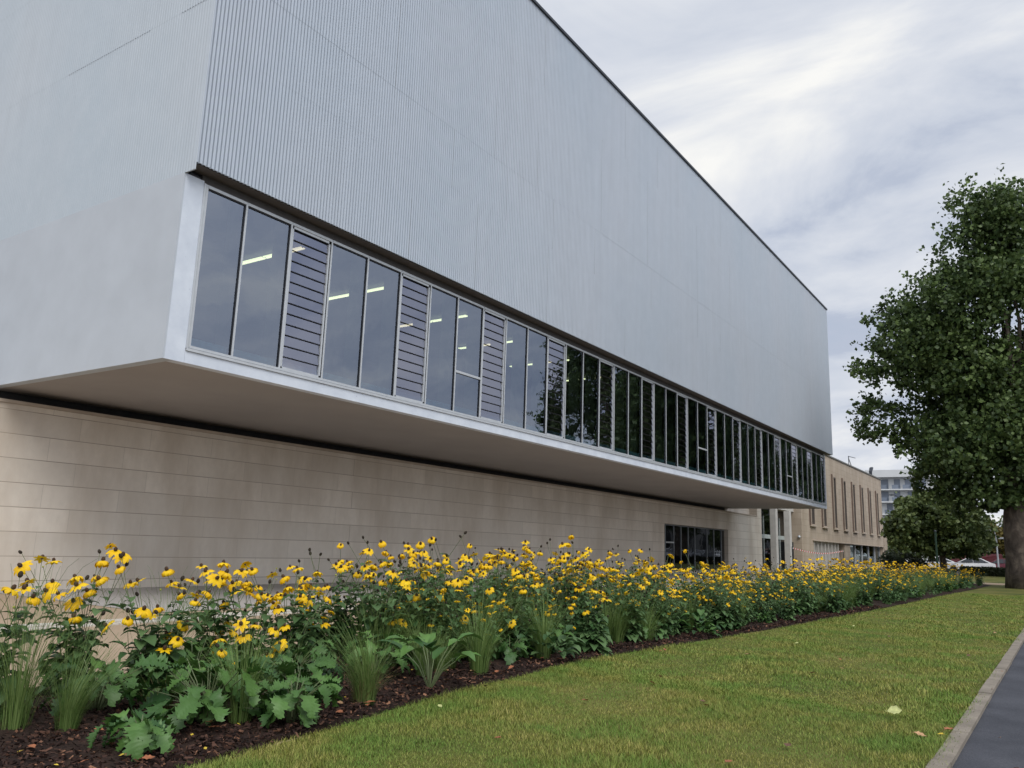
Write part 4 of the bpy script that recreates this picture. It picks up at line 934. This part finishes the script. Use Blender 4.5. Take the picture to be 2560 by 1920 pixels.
TW = tuft_mesh(510, 190, .80, .62, .0015, M_TUFT, .8); TD = tuft_mesh(511, 160, .34, .8, .002, M_SEDGE, 0)
GR = "ornamental grass tufts in the bed"
def tuft(me, x, y, sc, lb): tag(link('grass_tuft', me, None, (x*U, y*U, .015), (0, 0, rp.uniform(0, 6)), sc), lb, 'grass', GR)
for me, x, y, sc, lb in [
 (TW, -6.62, 3.30, 1.05, "large wispy grass tuft at the left end of the bed"),
 (TM[0], -6.35, 3.55, .85, "dense grass tuft just behind the wispy one at the bed's left end"),
 (TW, -7.75, 5.25, .95, "wispy grass tuft standing in the path gap between two coneflower clumps"),
 (TM[1], -5.62, 4.55, .95, "upright bright grass tuft rising from the large lobed-leaf plant"),
 (TM[0], -5.50, 5.85, 1.0, "grass tuft with a dry straw base, left of the large-leaved plant on bare bark"),
 (TM[2], -6.55, 5.55, .75, "smaller grass tuft behind the lobed plants, in front of the coneflowers"),
 (TM[3], -5.80, 8.05, 1.08, "full dark grass tuft, first right of the large-leaved plant"),
 (TM[1], -5.95, 9.70, 1.05, "narrow fountain-like grass tuft on the front edge, left of the dark leafy stalk"),
 (TM[2], -6.35, 8.7, .95, "grass tuft half hidden behind the two front tufts before the thicket"),
 (TM[0], -6.10, 12.2, 1.0, "grass tuft on the front edge right of the dark leafy stalk"),
 (TD, -5.52, 5.82, 1.0, "dry straw-coloured tuft at the foot of a green grass tuft"),
 (TD, -6.3, 4.3, .9, "dry sprawling grass on the bark behind the bright lobed leaves")]: tuft(me, x, y, sc, lb)
for i in range(16):
    y = 7.3 + 5.5*rp.random(); x = edge_x(y) - rp.uniform(.55, 1.6); tuft(TM[i % 7], x, y, rp.uniform(.7, 1.0), "smaller grass tuft among the front plants, left of where bed turns dense")
for i in range(46):
    y = 12.5 + 38*rp.random()**1.3; x = edge_x(y) - rp.uniform(.45, 1.3); tuft(TM[i % 7], x, y, rp.uniform(.8, 1.15), "grass tuft along the front edge of the dense part of the bed")

# lobed-leaf basal plants
def basal(x, y, seed, n, h, Lf, label, up=.9):
    rnd = random.Random(seed); pt, lf = MB(), MB()
    for i in range(n):
        a = i*2.4 + rnd.uniform(-.4, .4); out_ = h*rnd.uniform(.15, 1.1); hh = h*(.22+.78*rnd.random()**.8)*up; tip = Vector((math.cos(a)*out_*.8, math.sin(a)*out_*.8, hh)); mid = tip*.5 + Vector((0, 0, .05))
        pt.tube([(math.cos(a)*.02, math.sin(a)*.02, -.01), mid, tip], [.005, .004, .003], 4, False); L = Lf*rnd.uniform(.7, 1.2)
        lobed(lf, tip - (tip-mid).normalized()*.03, (math.cos(a+rnd.uniform(-.5, .5)), math.sin(a+rnd.uniform(-.5, .5)), rnd.uniform(-.1, .9)), L, L*rnd.uniform(.55, .85), rnd.uniform(.5, 2.2), rnd, rnd.uniform(-.7, .7))
    t = thing('lobed_plant', (x, y, .02), label, 'plant', "lobed-leaf young plants along the bed's front")
    link('leaf_stalks', pt.mesh('leaf_stalks', M_STEM), t); link('foliage', lf.mesh('foliage', M_BASAL, 1, (0, 0, 0), True), t)
for a in [(-5.42, 3.55, 1, 22, .20, .19, "bright green lobed plant at the bottom left, leaves low over the bark"),
 (-5.85, 4.40, 2, 64, .40, .20, "largest lobed-leaf plant, a dense mound beside the upright grass tuft"),
 (-5.35, 4.85, 3, 34, .28, .18, "lobed plant at the lawn edge, right of the largest mound, with a fallen yellow bloom"),
 (-5.95, 5.45, 4, 36, .32, .20, "dark lobed plant left of the grass tuft with a straw base"),
 (-6.75, 6.05, 5, 26, .36, .17, "small lobed plant at the feet of the coneflowers behind the lobed mounds"),
 (-6.05, 9.05, 7, 26, .28, .15, "light green lobed plant between the two front grass tufts"),
 (-5.95, 12.9, 8, 14, .26, .13, "lobed plant on the front edge right of the dark leafy stalk"),
 (-6.85, 4.05, 10, 32, .34, .17, "dark leafy plant low behind the bright lobed leaves, under the left coneflowers"),
 (-7.25, 5.25, 11, 30, .40, .18, "leafy mound at the path gap's edge between two coneflower clumps"),
 (-6.55, 7.1, 12, 34, .38, .17, "leafy mound behind the large-leaved plant on bare bark"),
 (-6.85, 8.3, 13, 30, .38, .16, "leafy mound behind the first full dark grass tuft"),
 (-6.35, 10.3, 14, 28, .34, .15, "leafy mound left of the dark leafy stalk, behind the fountain-like tuft"),
 (-6.0, 11.0, 9, 7, .16, .14, "small bright lobed plant at the foot of the dark leafy stalk")]: basal(*a)
rnd = random.Random(31); LOW = []
for q in range(3):
    lf = MB()
    for i in range(46):
        a = i*2.4 + rnd.uniform(-.4, .4); o_ = .30*math.sqrt(rnd.random()); L = .15*rnd.uniform(.6, 1.2); ovate(lf, (math.cos(a)*o_*.6, math.sin(a)*o_*.6, rnd.uniform(.02, .24)), (math.cos(a), math.sin(a), rnd.uniform(.0, .9)), L, L*.5, rnd.uniform(.5, 1.6), rnd)
    LOW.append(lf.mesh('leafy_plant', M_BASAL if q == 1 else M_LEAF, 1, (0, 0, 0), True))
for i in range(32):
    y = 9.5 + 44*rp.random()**1.25; x = edge_x(y) - rp.uniform(.2, 1.1)
    tag(link('leafy_plant', LOW[i % 3], None, (x*U, y*U, .01), (0, 0, rp.uniform(0, 6)), rp.uniform(.55, 1.25)), "low leafy plant at the mulch edge, under the front coneflowers of the dense bed", 'plant', "low leafy plants along the mulch edge")
# large ovate-leaved plant standing on bare bark
rnd = random.Random(77); pt, lf = MB(), MB()
for i in range(13):
    a = [0.1, 2.7, 1.2, -1.0, 3.6, 0.6, 2.0, 4.6, 5.4, 2.4, 0.9, 3.1, 4.1][i]; out_ = rnd.uniform(.08, .24); hh = rnd.uniform(.20, .36); tip = Vector((math.cos(a)*out_, math.sin(a)*out_, hh)); pt.tube([(0, 0, -.01), tip*.5+Vector((0, 0, .04)), tip], [.006, .005, .004], 4, False)
    ovate(lf, tip, (math.cos(a), math.sin(a), .55), .24*rnd.uniform(.75, 1.25), .14, rnd.uniform(.6, 1.4), rnd)
t = thing('large_leaved_plant', (-5.55, 6.85, .02), "large-leaved pale green plant with long stalks, alone on bare bark", 'plant')
link('leaf_stalks', pt.mesh('leaf_stalks', M_STEM), t); link('foliage', lf.mesh('foliage', M_BASAL, 1, (0, 0, 0), True), t)

# fallen leaves
def dry_leaf(seed, L):
    r = random.Random(seed); mb = MB(); n = 7; rows = []
    for i in range(n):
        t = i/(n-1); w = L*.36*math.sin(math.pi*min(.97, t*.92+.06))*(1+.2*(-1)**i*.6); z = L*(.10+.16*math.sin(t*3+seed)*.5); rows.append([(L*(t-.5), w, z+w*.5*r.uniform(.2, .9)), (L*(t-.5), 0, z*.6), (L*(t-.5), -w, z+w*.5*r.uniform(.0, .8))])
    for q in rows: mb.v += q
    for i in range(n-1): a = 3*i; mb.f += [(a, a+1, a+4, a+3), (a+1, a+2, a+5, a+4)]; mb.mi += [0, 0]
    mb.tube([rows[0][1], (rows[0][1][0]-L*.25, L*.05, L*.02)], [L*.02, L*.012], 4); return mb
LEAFM = {(k, i): dry_leaf(600+i, .055).mesh('fallen_leaf', mt, 1, (0, 0, 0), True) for k, mt in M_DRYLEAF.items() for i in range(3)}
def fallen(x, y, kind, sc, lb, group, z=.012, rot=None): tag(link('fallen_leaf', LEAFM[(kind, rp.randrange(3))], None, (x*U, y*U, z), rot or (rp.uniform(-.3, .3), rp.uniform(-.3, .3), rp.uniform(0, 6.28)), sc), lb, 'leaf', group)
fallen(-1.49, 8.86, 'pale', 1.75, "large pale yellow-green leaf lying on the lawn near the kerb", None, .05, (.62, 0, 0.5))
fallen(-1.17, 8.1, 'tan', 1.3, "curled orange-brown leaf right of the large pale leaf", None, .02)
fallen(-1.0, 8.55, 'rust', 1.3, "rust leaf leaning on the kerb edge", None, .02)
fallen(-1.03, 8.25, 'yellow', .7, "small bright yellow leaf against the kerb", None, .02)
fallen(-1.95, 6.9, 'brown', 1.1, "dark brown curled leaf at the lawn's bottom right", None, .02)
for i in range(34):
    y = 5.2 + 17*rp.random()**1.5; x = edge_x(y)+.1 + (-1.05-edge_x(y)-.1)*rp.random(); fallen(x, y, rp.choice(['tan', 'rust', 'tan', 'pale', 'brown']), rp.uniform(.6, 1.15), "small dry leaf lying scattered on the open lawn", "small dry leaves on the lawn", .016)
for i in range(90):
    y = 2.9 + 7*rp.random()**1.5; x = edge_x(y) - .08 - 1.3*rp.random()**1.4; k = rp.choice(['tan', 'rust', 'rust', 'yellow']); fallen(x, y, k, rp.uniform(.5, 1.2) if k != 'yellow' else .45, "dry leaf or petal lying on the dark bark chips of the bed", "dry leaves and petals on the bark", .045)

# ------------------------------------------------------------------ across the road (seen mirrored in the lower windows)
t = thing('roadside_house', (20, 165, 0), "pale rendered house with dark arched openings, mirrored in the ground-floor window", 'house')
m = MB(); m.box(20, 34, 110, 240, -0.05, 13); part('wall', m, plain("cream_house_render", (0.36, 0.35, 0.33), 0.8, 0, 0.1, 0.3), t)
m = MB(); m.box(19.6, 34.4, 109.6, 240.4, 13, 13.5); part('roof', m, M_COPING, t)
for k in range(12):
    yv = 116 + 10.4*k; m = MB(); m.box(19.9, 19.99, yv, yv+4.2, 0, 3.4); m.lathe((19.99, yv+2.1, 3.4), [(2.1, 0), (2.1, .09)], 20, (-1, 0, 0)); part('arched_door', m, M_GASKET, t)
for i, (y, pc) in enumerate(((112, P_GREY), (124, P_WHITE), (137, P_GREY), (150, P_WHITE), (163, P_RED))):
    car((9.5, y, -0.03), 1.571, 4.3, 1.75, 1.45, pc, "%s car parked at the roadside, mirrored in the ground-floor window" % ['dark grey nearest', 'white nearer', 'dark grey farther', 'white farther', 'red'][i])

for i in range(9): fallen(rp.uniform(-0.95, 0.1), 6.8+11*rp.random(), rp.choice(['tan', 'rust', 'brown']), rp.uniform(.4, .8), "small dry leaf lying on the kerb or the asphalt beside it", "small dry leaves by the kerb", .014)
